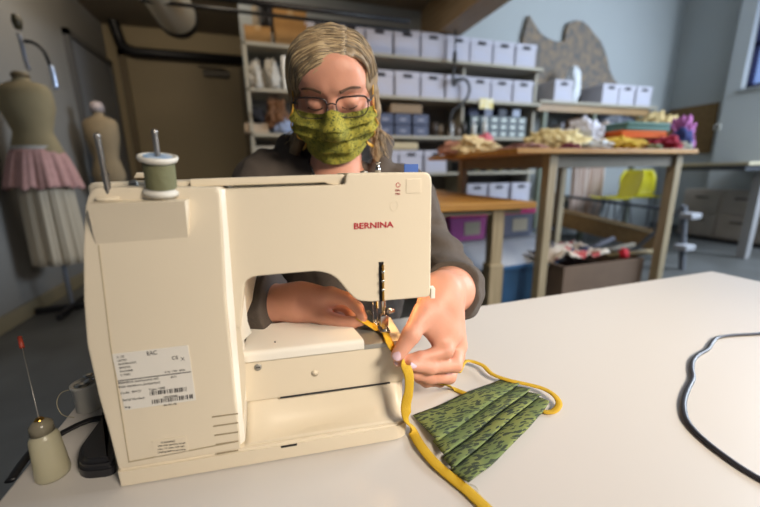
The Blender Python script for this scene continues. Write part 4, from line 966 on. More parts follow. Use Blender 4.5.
sl = quad('warning_label', [(152, 441), (186, 436), (189, 451), (155, 457)], -.0001, MATS['machine cream plastic'])
for k, s in enumerate(('WARNING', 'Use only genuine lamps', 'max. 15 watt, 120 volt', 'Unplug before servicing')): lt_('warning_line', s, 161-3*(k > 0), 442.5+3.2*k, .0028, sl)
for k in range(5):
    y = 415+9.2*k; a_ = 212+k*1.2; quad('vent_groove', [(a_, y+1.5), (238, y-2), (238.3, y-1), (a_, y+2.6)], -.0002, mat('groove shade', (150, 136, 110), .7))
bm = cylm(tuple([L(430, 290, .03)[0]-.003, .03, L(430, 290, .03)[1]]), tuple([L(430, 290, .03)[0]+.004, .03, L(430, 290, .03)[1]]), .005); O('thread_cutter', bm, m_mach2, True)
p = L(432, 291, .015); O('cutter_clip', boxm((p[0]-.002, .013, p[1]-.009), (p[0]+.0035, .02, p[1]+.004), .001), m_mach2)
# top knobs on the head
p = L(378, 168, .07); O('tension_stud', lathe([(0, 0), (.0035, 0), (.0035, .006), (.0022, .007), (.0022, .011), (.0035, .012), (0, .013)], 14, Matrix.Translation((p[0], .07, .3195))), m_steel, True)
p = L(364, 168, .07); O('tension_stud', lathe([(0, 0), (.0045, 0), (.0045, .002), (0, .0035)], 14, Matrix.Translation((p[0], .07, .3195))), m_steel2, True)
p = L(411, 168, .09); O('top_label', boxm((p[0]-.009, .09, .319), (p[0]+.01, .092, .330), .0008), mat('blue label', (60, 96, 170), .5))
O('hand_wheel', lathe([(0, 0), (.03, 0), (.034, .004), (.034, .018), (.028, .022), (0, .022)], 32, Matrix.Translation((.016, .09, .24)) @ Matrix.Rotation(-PI/2, 4, 'Y')), m_mach, True)
# ------------------------------------------------------------------ thread spool on the second pin
ax_ = (B2-A2).normalized(); q_ = ax_.to_track_quat('Z', 'Y').to_matrix().to_4x4()
bw = Vector(MW(A2.x, A2.y, A2.z)); M0 = Matrix.Rotation(MROT, 4, 'Z') @ q_
sp = tag(empty('thread_spool', tuple(bw)), 'olive green thread spool standing on the rear pin of the sewing machine', 'spool'); sp.rotation_euler = M0.to_euler()
zb_ = .002; H_ = .034
m_sw = mat('spool white plastic', (206, 202, 192), .4)
obj('spool_core', lathe([(.0035, zb_), (.0148, zb_), (.0153, zb_+.003), (.0148, zb_+.004), (.008, zb_+.007), (.008, zb_+H_-.007), (.0148, zb_+H_-.004), (.0158, zb_+H_-.002), (.0155, zb_+H_), (.0138, zb_+H_+.0005), (.0135, zb_+H_-.0004), (.0035, zb_+H_-.0004), (.0035, zb_)], 40), m_sw, sp, True)
prof = [(.008, zb_+.0055)]+[(.0122+.00022*(k % 2), zb_+.006+k*(H_-.0125)/46) for k in range(47)]+[(.008, zb_+H_-.006)]
obj('thread_winding', lathe(prof, 40), mat('olive thread', (108, 108, 78), .75, bump=.3, bscale=200), sp, 'auto')
obj('paper_disc', lathe([(.0045, zb_+H_-.0002), (.0112, zb_+H_-.0002), (.0112, zb_+H_+.0002), (.0045, zb_+H_+.0002), (.0045, zb_+H_-.0002)], 30), mat('spool label blue', (90, 150, 200), .5, col2=(214, 214, 210), vscale=90), sp)
# ------------------------------------------------------------------ small things on the table
TZ1 = TABLE_Z+.0005
# oil bottle
bq = atZ(54, 474, TZ1); R0 = .0142
ob = tag(empty('oil_bottle', tuple(bq)), 'translucent oil bottle with a long needle spout at the left table edge', 'bottle')
m_oil = mat('translucent oil plastic', (214, 208, 180), .3, trans=.5, ior=1.4)
obj('bottle_body', lathe([(0, 0), (R0, 0), (R0+.001, .003), (R0-.0015, .047), (R0-.003, .051), (.009, .053), (.009, .056), (0, .056)], 32), m_oil, ob, True)
obj('bottle_cap', lathe([(0, .054), (.0102, .054), (.0098, .064), (.007, .067), (.0035, .07), (0, .07)], 24), mat('cap clear grey', (150, 142, 122), .2, trans=.4), ob, True)
obj('brass_ring', lathe([(.003, .067), (.0045, .067), (.0045, .069), (.003, .0715), (0, .0715)], 20), mat('brass', (196, 150, 70), .25, 1), ob, True)
dep = float((bq-EYE) @ FW)
tipw = Vector(atD(21.5, 345, dep+.015))-Vector(bq); b0_ = Vector((0, 0, .069)); 
obj('needle_spout', cylm(b0_, tipw, .00045, n=8), m_steel2, ob, True)
dr_ = (tipw-b0_).normalized(); obj('red_tip', cylm(tipw-dr_*.004, tipw+dr_*.011, .0022, n=14), mat('red plastic tip', (150, 58, 42), .5), ob, True)
# bobbin pot
bq = atZ(91, 408, TZ1); pr = .0155
bp_ = tag(empty('bobbin_pot', tuple(bq)), 'small white plastic pot of metal bobbins behind the oil bottle', 'pot')
obj('pot', lathe([(0, 0), (pr*.86, 0), (pr, .002), (pr, .036), (pr*1.1, .038), (pr*1.1, .041), (pr*.9, .041), (pr*.9, .03), (0, .03)], 32), m_sw, bp_, True)
for dx, dy, r_, z_ in ((-.003, -.002, .009, .031), (.004, .003, .006, .041)):
    obj('bobbin', lathe([(0, 0), (r_, 0), (r_, .0015), (r_*.5, .002), (r_*.5, .007), (r_, .0075), (r_, .009), (r_*.3, .0095), (0, .009)], 24, Matrix.Translation((dx, dy, z_))), m_steel, bp_, True)
lp = [Vector((-.014, -.004, .036)), Vector((-.026, -.006, .034)), Vector((-.031, -.01, .022)), Vector((-.026, -.014, .006)), Vector((-.012, -.018, .001))]
obj('thread_tail', tubem(lp, .0004, 6, sm=6), mat('pale thread', (180, 170, 140), .8), bp_, True)
# black foot control beside the machine
fp_ = [(80, 470), (79, 462), (107, 424), (125, 424), (135, 478), (117, 482)]
fo = [atZ(x, y, TABLE_Z) for x, y in fp_]; c_ = sum(fo)/len(fo)
fc = tag(empty('foot_control', (float(c_[0]), float(c_[1]), TZ1)), 'black ribbed foot control tucked against the left side of the sewing machine', 'foot control')
v0_ = -.003
ft = [atZ(x, y, TABLE_Z+.028)-c_ for x, y in ((84, 456), (107, 415), (112, 415), (122, 462))]
poly = [(float(atZ(x, y, TABLE_Z)[0]-c_[0]), float(atZ(x, y, TABLE_Z)[1]-c_[1])) for x, y in ((80, 480), (79, 462), (110, 418), (112, 440), (118, 476))]
poly = poly[::-1] if sum(poly[i][0]*poly[(i+1) % 5][1]-poly[(i+1) % 5][0]*poly[i][1] for i in range(5)) < 0 else poly
obj('control_body', zprism(rounded(poly, .014, 6), 0, .012, .003), mat('black ribbed plastic', (34, 34, 38), .4), fc, 'auto')
obj('control_pedal', zprism([(x*.93, y*.93) for x, y in rounded(poly, .014, 6)], .0122, .02, .005), MATS['black ribbed plastic'], fc, 'auto')
# cords
def cord_on_table(name, pxs, r, m, label, cat, rr=None, z=TABLE_Z, ww=None):
    P = [atZ(x, y, z+(rr or r)) for x, y in pxs]
    if ww: P = [p+np.array([0, 0, ww[i] if i < len(ww) else 0]) for i, p in enumerate(P)]
    o = obj(name, tubem(P, r, 10, rr, (0, 0, 1), sm=8), m, smooth=True)
    # put the origin on the table
    c = Vector(P[len(P)//2]); o.data.transform(Matrix.Translation(-c)); o.location = c
    return tag(o, label, cat)
cord_on_table('power_cord', [(10, 481), (24, 461), (36, 447), (50, 440), (64, 432), (80, 424), (94, 419), (112, 417)], .005, m_black, 'thick black cord running under the oil bottle to the machine at the left table edge', 'cord', .0026)
cord_on_table('flat_cable', [(790, 329), (760, 333.5), (735, 335), (718, 337.5), (712, 343), (708, 349), (698, 355), (693, 361), (692, 369), (693, 378), (688, 389), (684.5, 399), (684, 409), (687, 420), (695, 431), (708, 443), (722, 454), (742, 468), (762, 480), (780, 489)], .0034, mat('cable dark grey', (52, 52, 60), .4), 'dark grey cable curving across the right side of the white table', 'cord', .0026)
# cream sewing aid lying left of the machine (thin white tray edge)
# ------------------------------------------------------------------ face mask being sewn
m_tape = mat('yellow binding tape', (196, 158, 34), .75, bump=.25, bscale=500)
def leafmat(name, base, base2, ink, sc, dens=.42):
    m = mat(name, base, .85); nt = m.node_tree; b = nt.nodes['Principled BSDF']; N = nt.nodes.new; K = nt.links.new
    tc = N('ShaderNodeTexCoord'); nz = N('ShaderNodeTexNoise'); nz.inputs['Scale'].default_value = sc*.5; K(tc.outputs['Object'], nz.inputs['Vector'])
    mix = N('ShaderNodeVectorMath'); mix.operation = 'MULTIPLY_ADD'; K(nz.outputs['Color'], mix.inputs[0]); mix.inputs[1].default_value = (.012,)*3; K(tc.outputs['Object'], mix.inputs[2])
    masks = []
    for k, ang in enumerate((.5, 1.4, 2.5)):
        mp = N('ShaderNodeMapping'); mp.inputs['Rotation'].default_value = (0, 0, ang); mp.inputs['Scale'].default_value = (1, 3.5, 1); mp.inputs['Location'].default_value = (k*.31, k*.17, k*.07)
        K(mix.outputs[0], mp.inputs['Vector']); v = N('ShaderNodeTexVoronoi'); v.inputs['Scale'].default_value = sc; K(mp.outputs[0], v.inputs['Vector'])
        l = N('ShaderNodeMath'); l.operation = 'LESS_THAN'; l.inputs[1].default_value = dens; K(v.outputs['Distance'], l.inputs[0])
        cpick = N('ShaderNodeMath'); cpick.operation = 'GREATER_THAN'; cpick.inputs[1].default_value = .33; sepc = N('ShaderNodeSeparateColor'); K(v.outputs['Color'], sepc.inputs[0]); K(sepc.outputs[0], cpick.inputs[0])
        mu = N('ShaderNodeMath'); mu.operation = 'MULTIPLY'; K(l.outputs[0], mu.inputs[0]); K(cpick.outputs[0], mu.inputs[1]); masks.append(mu)
    mx = N('ShaderNodeMath'); mx.operation = 'MAXIMUM'; K(masks[0].outputs[0], mx.inputs[0]); K(masks[1].outputs[0], mx.inputs[1]); mx2 = N('ShaderNodeMath'); mx2.operation = 'MAXIMUM'; K(mx.outputs[0], mx2.inputs[0]); K(masks[2].outputs[0], mx2.inputs[1])
    n2 = N('ShaderNodeTexNoise'); n2.inputs['Scale'].default_value = sc*.35; K(tc.outputs['Object'], n2.inputs['Vector'])
    rp = N('ShaderNodeValToRGB'); rp.color_ramp.elements[0].position = .4; rp.color_ramp.elements[1].position = .6; rp.color_ramp.elements[0].color = srgb(base); rp.color_ramp.elements[1].color = srgb(base2); K(n2.outputs['Fac'], rp.inputs[0])
    mc = N('ShaderNodeMix'); mc.data_type = 'RGBA'; K(mx2.outputs[0], mc.inputs[0]); K(rp.outputs[0], mc.inputs[6]); mc.inputs[7].default_value = srgb(ink); K(mc.outputs[2], b.inputs['Base Color'])
    bp = N('ShaderNodeBump'); bp.inputs['Strength'].default_value = .2; bp.inputs['Distance'].default_value = .001; n3 = N('ShaderNodeTexNoise'); n3.inputs['Scale'].default_value = 900; K(tc.outputs['Object'], n3.inputs['Vector']); K(n3.outputs['Fac'], bp.inputs['Height']); K(bp.outputs[0], b.inputs['Normal'])
    return m
m_leaf = leafmat('leaf print green cotton', (104, 120, 72), (126, 136, 76), (56, 66, 50), 78, .37)
# pleated body: panels across, from the tape edge (left) to the far short edge
Lp = [(413, 417), (437, 448), (444, 461), (452, 474), (468, 487)]
Rp = [(503, 379.5), (519, 389), (530, 394), (540, 399), (549, 405)]
mk = tag(empty('face_mask', tuple(atZ(480, 420, TZ1))), 'unfinished pleated green leaf-print face mask lying on the white table', 'face mask')
org = np.array(mk.location)
def W2D(p): q = atZ(p[0], p[1], TZ1)-org; return np.array([q[0], q[1], 0])
# the outline bulges towards the lower right, as in the photo: (543,416) (508,452)
edge_end = [(468, 487), (490, 470), (508, 452), (528, 433), (543, 415), (549, 405)]
V = []; Fc = []; n = 40
def panel(la, lb, ra, rb, h0, h1, endcurve=None):
    base = len(V); nv_ = 8
    la, lb, ra, rb = map(W2D, (la, lb, ra, rb))
    ec = [W2D(p) for p in endcurve] if endcurve else None
    for i in range(n):
        t = i/(n-1); A_ = la+(ra-la)*t
        if ec: k = t*(len(ec)-1); i0 = min(int(k), len(ec)-2); B_ = ec[i0]+(ec[i0+1]-ec[i0])*(k-i0)
        else: B_ = lb+(rb-lb)*t
        for j in range(nv_):
            s_ = j/(nv_-1); p = A_+(B_-A_)*s_; edge = min(1, min(t, 1-t)*10)
            z = (h0+(h1-h0)*s_)+.002*math.sin(s_*PI)*edge+.0012*math.sin(t*9+h0*900)*edge
            V.append((p[0], p[1], max(z, .0006)))
    for i in range(n-1):
        for j in range(nv_-1): k = base+i*nv_+j; Fc.append((k, k+nv_, k+nv_+1, k+1))
def lerp2(a, b, t): return (a[0]+(b[0]-a[0])*t, a[1]+(b[1]-a[1])*t)
ov = .18
panel(Lp[0], Lp[1], Rp[0], Rp[1], .003, .0105)
for k in range(1, 4):
    la = lerp2(Lp[k], Lp[k-1], ov); ra = lerp2(Rp[k], Rp[k-1], ov)
    panel(la, Lp[k+1], ra, Rp[k+1], .0025, .0100-.0012*k, edge_end if k == 3 else None)
o = obj('pleated_fabric', (V, [], Fc), m_leaf, mk, True); md_ = o.modifiers.new('t', 'SOLIDIFY'); md_.thickness = .0012; md_.offset = 1
def tape(name, pts, parent, wd=.0052, th=.0012, up=(0, 0, 1), sm=8):
    return obj(name, tubem([np.array(p)-np.array(parent.location) for p in pts], wd, 10, th, up, sm=sm), m_tape, parent, True)
# ------------------------------------------------------------------ the person at the machine
def pxof_(p):
    v = np.array(p, float)-EYE; z = v @ FW; return 380+FPX*(v @ CR)/z, 253.5-FPX*(v @ CU)/z
HD = .695
Hc = atD(334.5, 98, HD)
hh = -(Hc-EYE)*[1, 1, 0]; hh /= np.linalg.norm(hh)
hh = np.array(Matrix.Rotation(math.radians(-3), 3, 'Z') @ Vector(hh))
bow = math.radians(27); up_ = np.array([0, 0, 1.0])
Hz = math.cos(bow)*hh - math.sin(bow)*up_; Hy = math.cos(bow)*up_ + math.sin(bow)*hh; Hx = np.cross(Hy, Hz)
tilt = math.radians(1.5); Hx, Hy = math.cos(tilt)*Hx+math.sin(tilt)*Hy, math.cos(tilt)*Hy-math.sin(tilt)*Hx
HR = np.stack([Hx, Hy, Hz], 1); HSX = 1.0
def H(x, y, z): return Hc + HR @ np.array([x, y, z])
def rotx(a): return HR @ np.array([[1, 0, 0], [0, math.cos(a), -math.sin(a)], [0, math.sin(a), math.cos(a)]])
m_skin = mat('skin', (208, 150, 126), .5, sss=.12, bump=.06, bscale=260, var=.07, vscale=38)
VOX = .0021
neck = [H(0, -.05, -.03), atD(336, 176, .755), atD(336, 205, .79)]
chest = atD(336, 262, .84); pelv = np.array([chest[0], chest[1]+.08, .60])
shL, shR = atD(268, 184, .80), atD(402, 196, .80)
# image-left arm (reaches through the opening) and image-right arm
elL = P3(208, 318, .20); wrL = P3(300, 302, .122); cuL = P3(262, 304, .142)
elR = atD(438, 268, .66); wrR = P3(442, 292, .085)
bf = Field((min(elL[0], shL[0])-.12, .28, .44), (elR[0]+.14, 1.02, 1.46), VOX)
# head
bf.ell(H(0, .030, -.022), (.076, .082, .094), HR, .01)
bf.ell(H(0, -.01, .022), (.066, .085, .066), HR, .02)
bf.ell(H(0, .05, .03), (.062, .045, .058), HR, .02)
bf.ell(H(0, -.07, .04), (.046, .04, .042), HR, .025)
bf.ell(H(0, -.095, .052), (.025, .018, .026), HR, .02)
for s_ in (-1, 1):
    bf.ell(H(s_*.048, -.022, .05), (.022, .022, .026), HR, .02)
    bf.cap(H(s_*.012, .039, .083), H(s_*.05, .039, .062), .0095, .007, .012)
    bf.ell(H(s_*.076, .002, -.008), (.006, .028, .018), HR, .006)
bf.ell(H(0, .06, .07), (.05, .03, .018), HR, .02)
for s_ in (-1, 1): bf.ell(H(s_*.031, .017, .092), (.019, .013, .013), HR, .012, 's')
for s_ in (-1, 1): bf.ell(H(s_*.031, .013, .070), (.0165, .0135, .0145), HR, .004)
bf.cap(H(0, .022, .084), H(0, -.022, .106), .0065, .0095, .012); bf.ell(H(0, -.027, .102), (.014, .009, .012), HR, .008)
for s_ in (-1, 1): bf.ell(H(s_*.011, -.029, .094), (.007, .006, .008), HR, .006)
bf.cap(H(-.018, -.062, .083), H(.018, -.062, .083), .007, .007, .01)
# neck, torso
bf.path(neck, [.052, .05, .06], .03)
bf.ell(chest, (.165, .10, .2), None, .05); bf.cap(chest, pelv, .12, .13, .06)
for s_, e_, w_, sh in ((-1, elL, wrL, shL), (1, elR, wrR, shR)):
    bf.cap(neck[2], sh, .05, .05, .04); bf.path([sh, e_], [.05, .038], .03)
bf.path([elL, cuL, wrL], [.034, .029, .0255], .01); bf.path([elR, P3(452, 290, .12), wrR], [.038, .031, .026], .02)
# --- right-hand side of the photo: her left hand, pinching the tape in front of the arm
S_ = lambda px, py, v: P3(px, py, v)
def finger(pts, rs, k=.005): bf.path(pts, rs, k)
pc = S_(441, 318, .062)
bf.path([wrR, S_(440, 306, .072)], [.026, .025], .016)
bf.path([S_(437, 305, .072), S_(450, 334, .052)], [.021, .0135], .016)
bf.path([S_(444, 306, .075), S_(457, 345, .06)], [.020, .013], .016)
bf.path([S_(447, 310, .08), S_(456, 356, .068)], [.018, .012], .016)
bf.path([S_(448, 315, .085), S_(450, 364, .076)], [.016, .011], .016)
bf.path([wrR, S_(424, 315, .05)], [.022, .0125], .016)
bf.path([S_(432, 316, .055), S_(447, 331, .052)], [.013, .012], .014)
finger([S_(424, 312, .05), S_(411, 335, .026), S_(398, 355, .016)], [.0145, .0112, .0086])           # thumb
finger([S_(450, 335, .052), S_(446, 351, .030), S_(420, 358, .024), S_(398, 361.5, .024)], [.012, .0092, .0078, .0066])
bf.path([S_(430, 316, .052), S_(444, 338, .048)], [.014, .012], .014); bf.path([S_(423, 322, .044), S_(439, 341, .044)], [.010, .009], .012)   # index
finger([S_(457, 346, .06), S_(455, 365, .032), S_(430, 368, .020), S_(411, 365.5, .013)], [.012, .0092, .0078, .0066])   # middle
finger([S_(456, 357, .068), S_(449, 377, .042), S_(430, 378, .028), S_(413, 374, .022)], [.011, .0088, .0074, .0064])   # ring
finger([S_(450, 364, .076), S_(440, 381, .056), S_(426, 382, .044), S_(418, 379, .037)], [.010, .0078, .0066, .0056])   # little
# --- left-hand side of the photo: her right hand behind the opening
bf.path([wrL, S_(314, 302, .118)], [.026, .021], .014)
bf.path([S_(306, 298, .118), S_(331, 296, .100)], [.017, .0122], .012)
bf.path([S_(308, 301, .124), S_(331, 301, .114)], [.017, .0115], .012)
bf.path([S_(308, 306, .13), S_(327, 309, .126)], [.015, .0105], .012)
bf.path([S_(300, 308, .112), S_(322, 316, .097)], [.016, .0112], .010)
finger([S_(331, 295, .100), S_(348, 299, .088), S_(358, 308, .080), S_(363, 317.5, .075)], [.0118, .0088, .0076, .0062], .003)   # index
finger([S_(322, 316, .097), S_(340, 321.5, .087), S_(352, 322.5, .080), S_(361, 321.5, .075)], [.0112, .0088, .0076, .0064], .003)   # thumb
finger([S_(331, 302, .116), S_(347, 307, .112), S_(352, 318, .108), S_(345, 324, .108)], [.0105, .0084, .0072, .0064], .003)   # middle
finger([S_(328, 309, .126), S_(341, 317, .124), S_(342, 326, .12), S_(335, 327, .12)], [.0095, .008, .0068, .006], .003)   # ring
finger([S_(322, 315, .132), S_(333, 323, .132), S_(332, 329, .128), S_(326, 329, .128)], [.0088, .0072, .006, .0055], .003)   # little
# the bed is solid: nothing of the hand goes below it
pts, q = bf.mesh()
body = quads_obj('person', pts, q, m_skin)
tag(body, 'person in dark jacket, glasses and green face mask, head bowed, sewing with both hands', 'person')
# nails
def nail(p, d, n_, w_=.0058, l_=.0078):
    p = Vector(p); d = Vector(d).normalized(); n_ = Vector(n_); n_ = (n_-d*n_.dot(d)).normalized(); s_ = d.cross(n_)
    V = []; Fc = []; a_, b_ = 9, 7
    for j in range(b_):
        v = j/(b_-1)*2-1
        for i in range(a_):
            u = i/(a_-1)*2-1; wv = math.sqrt(max(0, 1-(abs(v)**3)*.75)); 
            V.append(tuple(p+s_*(u*w_*wv)+d*(v*l_)+n_*(-.0034*u*u*wv*wv+.0002-.0007*v*v)))
    for j in range(b_-1):
        for i in range(a_-1): k = j*a_+i; Fc.append((k, k+1, k+a_+1, k+a_))
    o = obj('fingernail', (V, [], Fc), mat('nail lilac pink', (214, 184, 196), .12, coat=1), body, True); o.modifiers.new('t', 'SOLIDIFY').thickness = .0005
tocam = lambda p: (EYE-p)/np.linalg.norm(EYE-p)
for a_, b_, r_, up2 in ((S_(411, 335, .026), S_(398, 355, .016), .0086, np.array([-.1, -.55, .8])), (S_(420, 358, .024), S_(398, 361.5, .024), .0066, np.array([0, -.9, .35])), (S_(430, 368, .020), S_(411, 365.5, .013), .0066, np.array([0, -.9, .2]))):
    d = (b_-a_)/np.linalg.norm(b_-a_); n_ = tocam(b_)*.6+up2*.4; n_ = n_-d*(n_ @ d); n_ /= np.linalg.norm(n_)
    nail(b_+n_*(r_*1.0)-d*.0005, d, n_, r_*.72, r_*.95)
# ------------------------------------------------------------------ face details
m_hair = mat('hair ash blond', (150, 128, 98), .42, col2=(118, 102, 80), vscale=60)
m_hair2 = mat('hair pale', (184, 162, 126), .4); m_hair3 = mat('hair dark ash', (122, 110, 92), .45); m_lash = mat('lash dark', (40, 30, 26), .6); m_brow = mat('brow brown', (92, 68, 52), .8)
def sdf_at(p):
    i = np.clip(np.round((np.array(p)-bf.lo)/bf.v).astype(int), 0, bf.n-1); return bf.d[tuple(i)]
def drop(x, y, z0=.16, off=0.0, dirz=-1):
    """march from the front (head local z) on to the skin"""
    z = z0
    for _ in range(400):
        if sdf_at(H(x, y, z)) < off: break
        z -= .0006
    return H(x, y, z)
for s_ in (-1, 1):
    P_ = [drop(s_*(.016+.009*k), (.0355, .039, .041, .0405, .037)[k], off=.0006) for k in range(5)]
    obj('eyebrow', tubem(P_, lambda t: .0024*(1-.6*t)+.0006, 8, .0012, tuple(Hz), sm=6), m_brow, body, True)
    P_ = [drop(s_*(.017+.0055*k), .0075-.0040*math.sin(k/5*PI), off=.0003) for k in range(6)]
    obj('eyelashes', tubem(P_, .0011, 6, sm=3), m_lash, body, True)
    P_ = [drop(s_*(.018+.0052*k), .0210+.0030*math.sin(k/5*PI), off=.0000) for k in range(6)]
    obj('eyelid_crease', tubem(P_, .0005, 6, sm=3), mat('crease brown', (140, 92, 76), .7), body, True)
# glasses
gl = []
m_gf = mat('glasses frame dark', (40, 30, 28), .3); 
zg = .103
for s_ in (-1, 1):
    cx_, cy_ = s_*.0362, .0125
    ring = []
    for k in range(40):
        a_ = 2*PI*k/40; ex = 2/3.6; x = .0282*math.copysign(abs(math.cos(a_))**ex, math.cos(a_)); y = .0178*math.copysign(abs(math.sin(a_))**ex, math.sin(a_))
        if y < 0: x *= 1-.12*(abs(y)/.0178)
        ring.append(H(cx_+x, cy_+y, zg-.010*((abs(cx_+x)/.06)**2)))
    ring.append(ring[0]); gl.append(ring)
gobj = obj('glasses', tubem(gl[0], .0010, 8), m_gf, body, True)
obj('glasses_rim', tubem(gl[1], .0010, 8), m_gf, gobj, True)
for s_ in (0, 1):
    top = [p for k, p in enumerate(gl[s_][:-1]) if 2 <= k <= 18]
    obj('brow_bar', tubem([np.array(p)+Hz*.0006 for p in top], .0017, 8, sm=2), m_gf, gobj, True)
obj('bridge', tubem([H(-.0085, .018, zg), H(0, .0215, zg+.003), H(.0085, .018, zg)], .0012, 8, sm=6), m_gf, gobj, True)
for s_ in (-1, 1): obj('temple_arm', tubem([H(s_*.0625, .019, zg-.011), H(s_*.070, .019, zg-.022), H(s_*.078, .012, .02), H(s_*.081, .008, -.01), H(s_*.079, -.012, -.022)], .0013, 8, .0022, tuple(Hy), sm=4), m_gf, gobj, True)
mlens = mat('lens glass', (245, 245, 245), .03, trans=1, ior=1.02)
for s_ in (0, 1):
    c_ = sum(gl[s_][:-1])/40; bm = bmesh.new(); cv = bm.verts.new(c_); vs = [bm.verts.new(p) for p in gl[s_][:-1]]
    for k in range(40): bm.faces.new((cv, vs[k], vs[(k+1) % 40]))
    o = obj('lens', bm, mlens, gobj, True)
# ------------------------------------------------------------------ mask worn
m_leaf2 = leafmat('leaf print olive cotton', (128, 126, 46), (158, 150, 58), (84, 88, 36), 150, .30)
nu, nv = 72, 44; V = []; Fc = []; 
for j in range(nv):
    t = j/(nv-1)
    for i in range(nu):
        u = i/(nu-1)*2-1; th = u*.85
        ytop = .000+.012*math.exp(-(u/.16)**2)+.003*abs(u); ybot = -.096+.022*abs(u)**2.2
        side = -.012
        y = ytop+(ybot-ytop)*t
        # march radially from a centre line on to the skin, then stand off
        r = .16
        cx_ = 0; 
        while r > .03:
            p = H(math.sin(th)*r, y, math.cos(th)*r-.0)
            if sdf_at(p) < .0045: break
            r -= .0012
        stand = .004+.004*math.sin(PI*t)*math.cos(u*1.4)
        V.append((th, y, r+stand))
arr = np.array(V).reshape(nv, nu, 3)
R2 = arr[:, :, 2].copy()
for _ in range(14):  # relax so that the cloth bridges hollows
    pad = np.pad(R2, 1, 'edge'); avg = (pad[:-2, 1:-1]+pad[2:, 1:-1]+pad[1:-1, :-2]+pad[1:-1, 2:])/4; R2 = np.maximum(avg, arr[:, :, 2]*.0+R2*.35+avg*.65)
    R2 = np.maximum(R2, arr[:, :, 2]-.0008)
V = []
for j in range(nv):
    t = j/(nv-1)
    for i in range(nu):
        u = i/(nu-1)*2-1; th, y, _ = arr[j, i]; r = R2[j, i]
        pleat = 0
        for pc_, amp_ in ((.28, .0076), (.52, .0076), (.76, .0062)):
            cen = pc_-.05*u*u+.015*math.sin(3*u+pc_*9); k = (t-cen)/.09; pleat += amp_*math.exp(-k*k)*(1 if k < 0 else .15)*(.5+.8*abs(u)) if k < .0 else -amp_*.55*math.exp(-(k*2.6)**2)*(.4+.7*abs(u))
        cre = .0034*noise.noise(Vector((u*3.2, t*5, 2.2)))+.0020*noise.noise(Vector((u*8, t*9+u*3, 5.2)))
        r2 = r+pleat+cre+.001
        V.append(tuple(H(math.sin(th)*r2, y, math.cos(th)*r2)))
for j in range(nv-1):
    for i in range(nu-1): k = j*nu+i; Fc.append((k, k+nu, k+nu+1, k+1))
wm = obj('worn_face_mask', (V, [], Fc), m_leaf2, body, True); md_ = wm.modifiers.new('t', 'SOLIDIFY'); md_.thickness = .0015; md_.offset = 1
md_ = wm.modifiers.new('s', 'SUBSURF'); md_.levels = 1; md_.render_levels = 1
Varr = np.array(V).reshape(nv, nu, 3)
m_tie = mat('tie golden yellow', (206, 158, 60), .7)
for s_, col_ in ((0, m_tie), (nu-1, m_tie)):
    e = Varr[:, s_]; sg = -1 if s_ == 0 else 1
    P_ = [H(sg*.078, .035, .0)]+[p+Hx*sg*.002 for p in e[::6]]+[H(sg*.078, -.105, .0)]
    obj('mask_tie', tubem(P_, .0034, 8, .0012, tuple(Hx), sm=4), col_, wm, True)
# ------------------------------------------------------------------ hair
hf = Field(Hc-.17-np.array([0, 0, .14]), Hc+.17+np.array([0, 0, 0]), .0024)
hf.ell(H(0, .032, -.022), (.082, .0875, .101), HR, .01)
hf.ell(H(-.016, .063, .015), (.063, .051, .073), HR, .02)
hf.ell(H(.028, .060, .0), (.049, .051, .073), HR, .02)
for s_ in (-1, 1):
    hf.path([H(s_*.066, .03, -.005), H(s_*.078, -.03, -.02), H(s_*.080, -.085, -.035), atD(334+s_*46, 166, .75)], [.020, .015, .013, .011], .015)
hf.ell(H(0, -.03, -.09), (.07, .09, .035), HR, .03)
# the face opening: hairline with a parting at the right of the photo
def face_cut(d, X, Y, Z):
    q = [sum(HR[i, j]*((X, Y, Z)[i]-Hc[i]) for i in range(3)) for j in range(3)]
    x, y, z = q
    line = .083-.62*np.maximum(0, .026-x)-.0*x-9*np.maximum(0, -.02-x)**2-16*np.maximum(0, x-.03)**2*1.2     # hairline height: swept down towards the left
    wid = .060+.008*np.clip((.0-y)/.05, 0, 1)+(x > 0)*.001
    f = np.maximum(np.maximum(y-line, np.abs(x)-wid), -(z-.008))
    h = np.maximum(.01-np.abs(d+f), 0)/.01
    d2 = np.maximum(d, -f)+h*h*.01*.25
    # strand relief following the sweep
    ang = np.arctan2(y-.02, z+.03)
    s = np.sin((x*140+np.sin(ang*3)*2.4+y*50)*1.0)*.0011+np.sin(x*330-y*90+np.sin(ang*5))*.0006
    return d2+s
hf.func(face_cut)
pts, q = hf.mesh()
hair = quads_obj('hair', pts, q, m_hair, body)
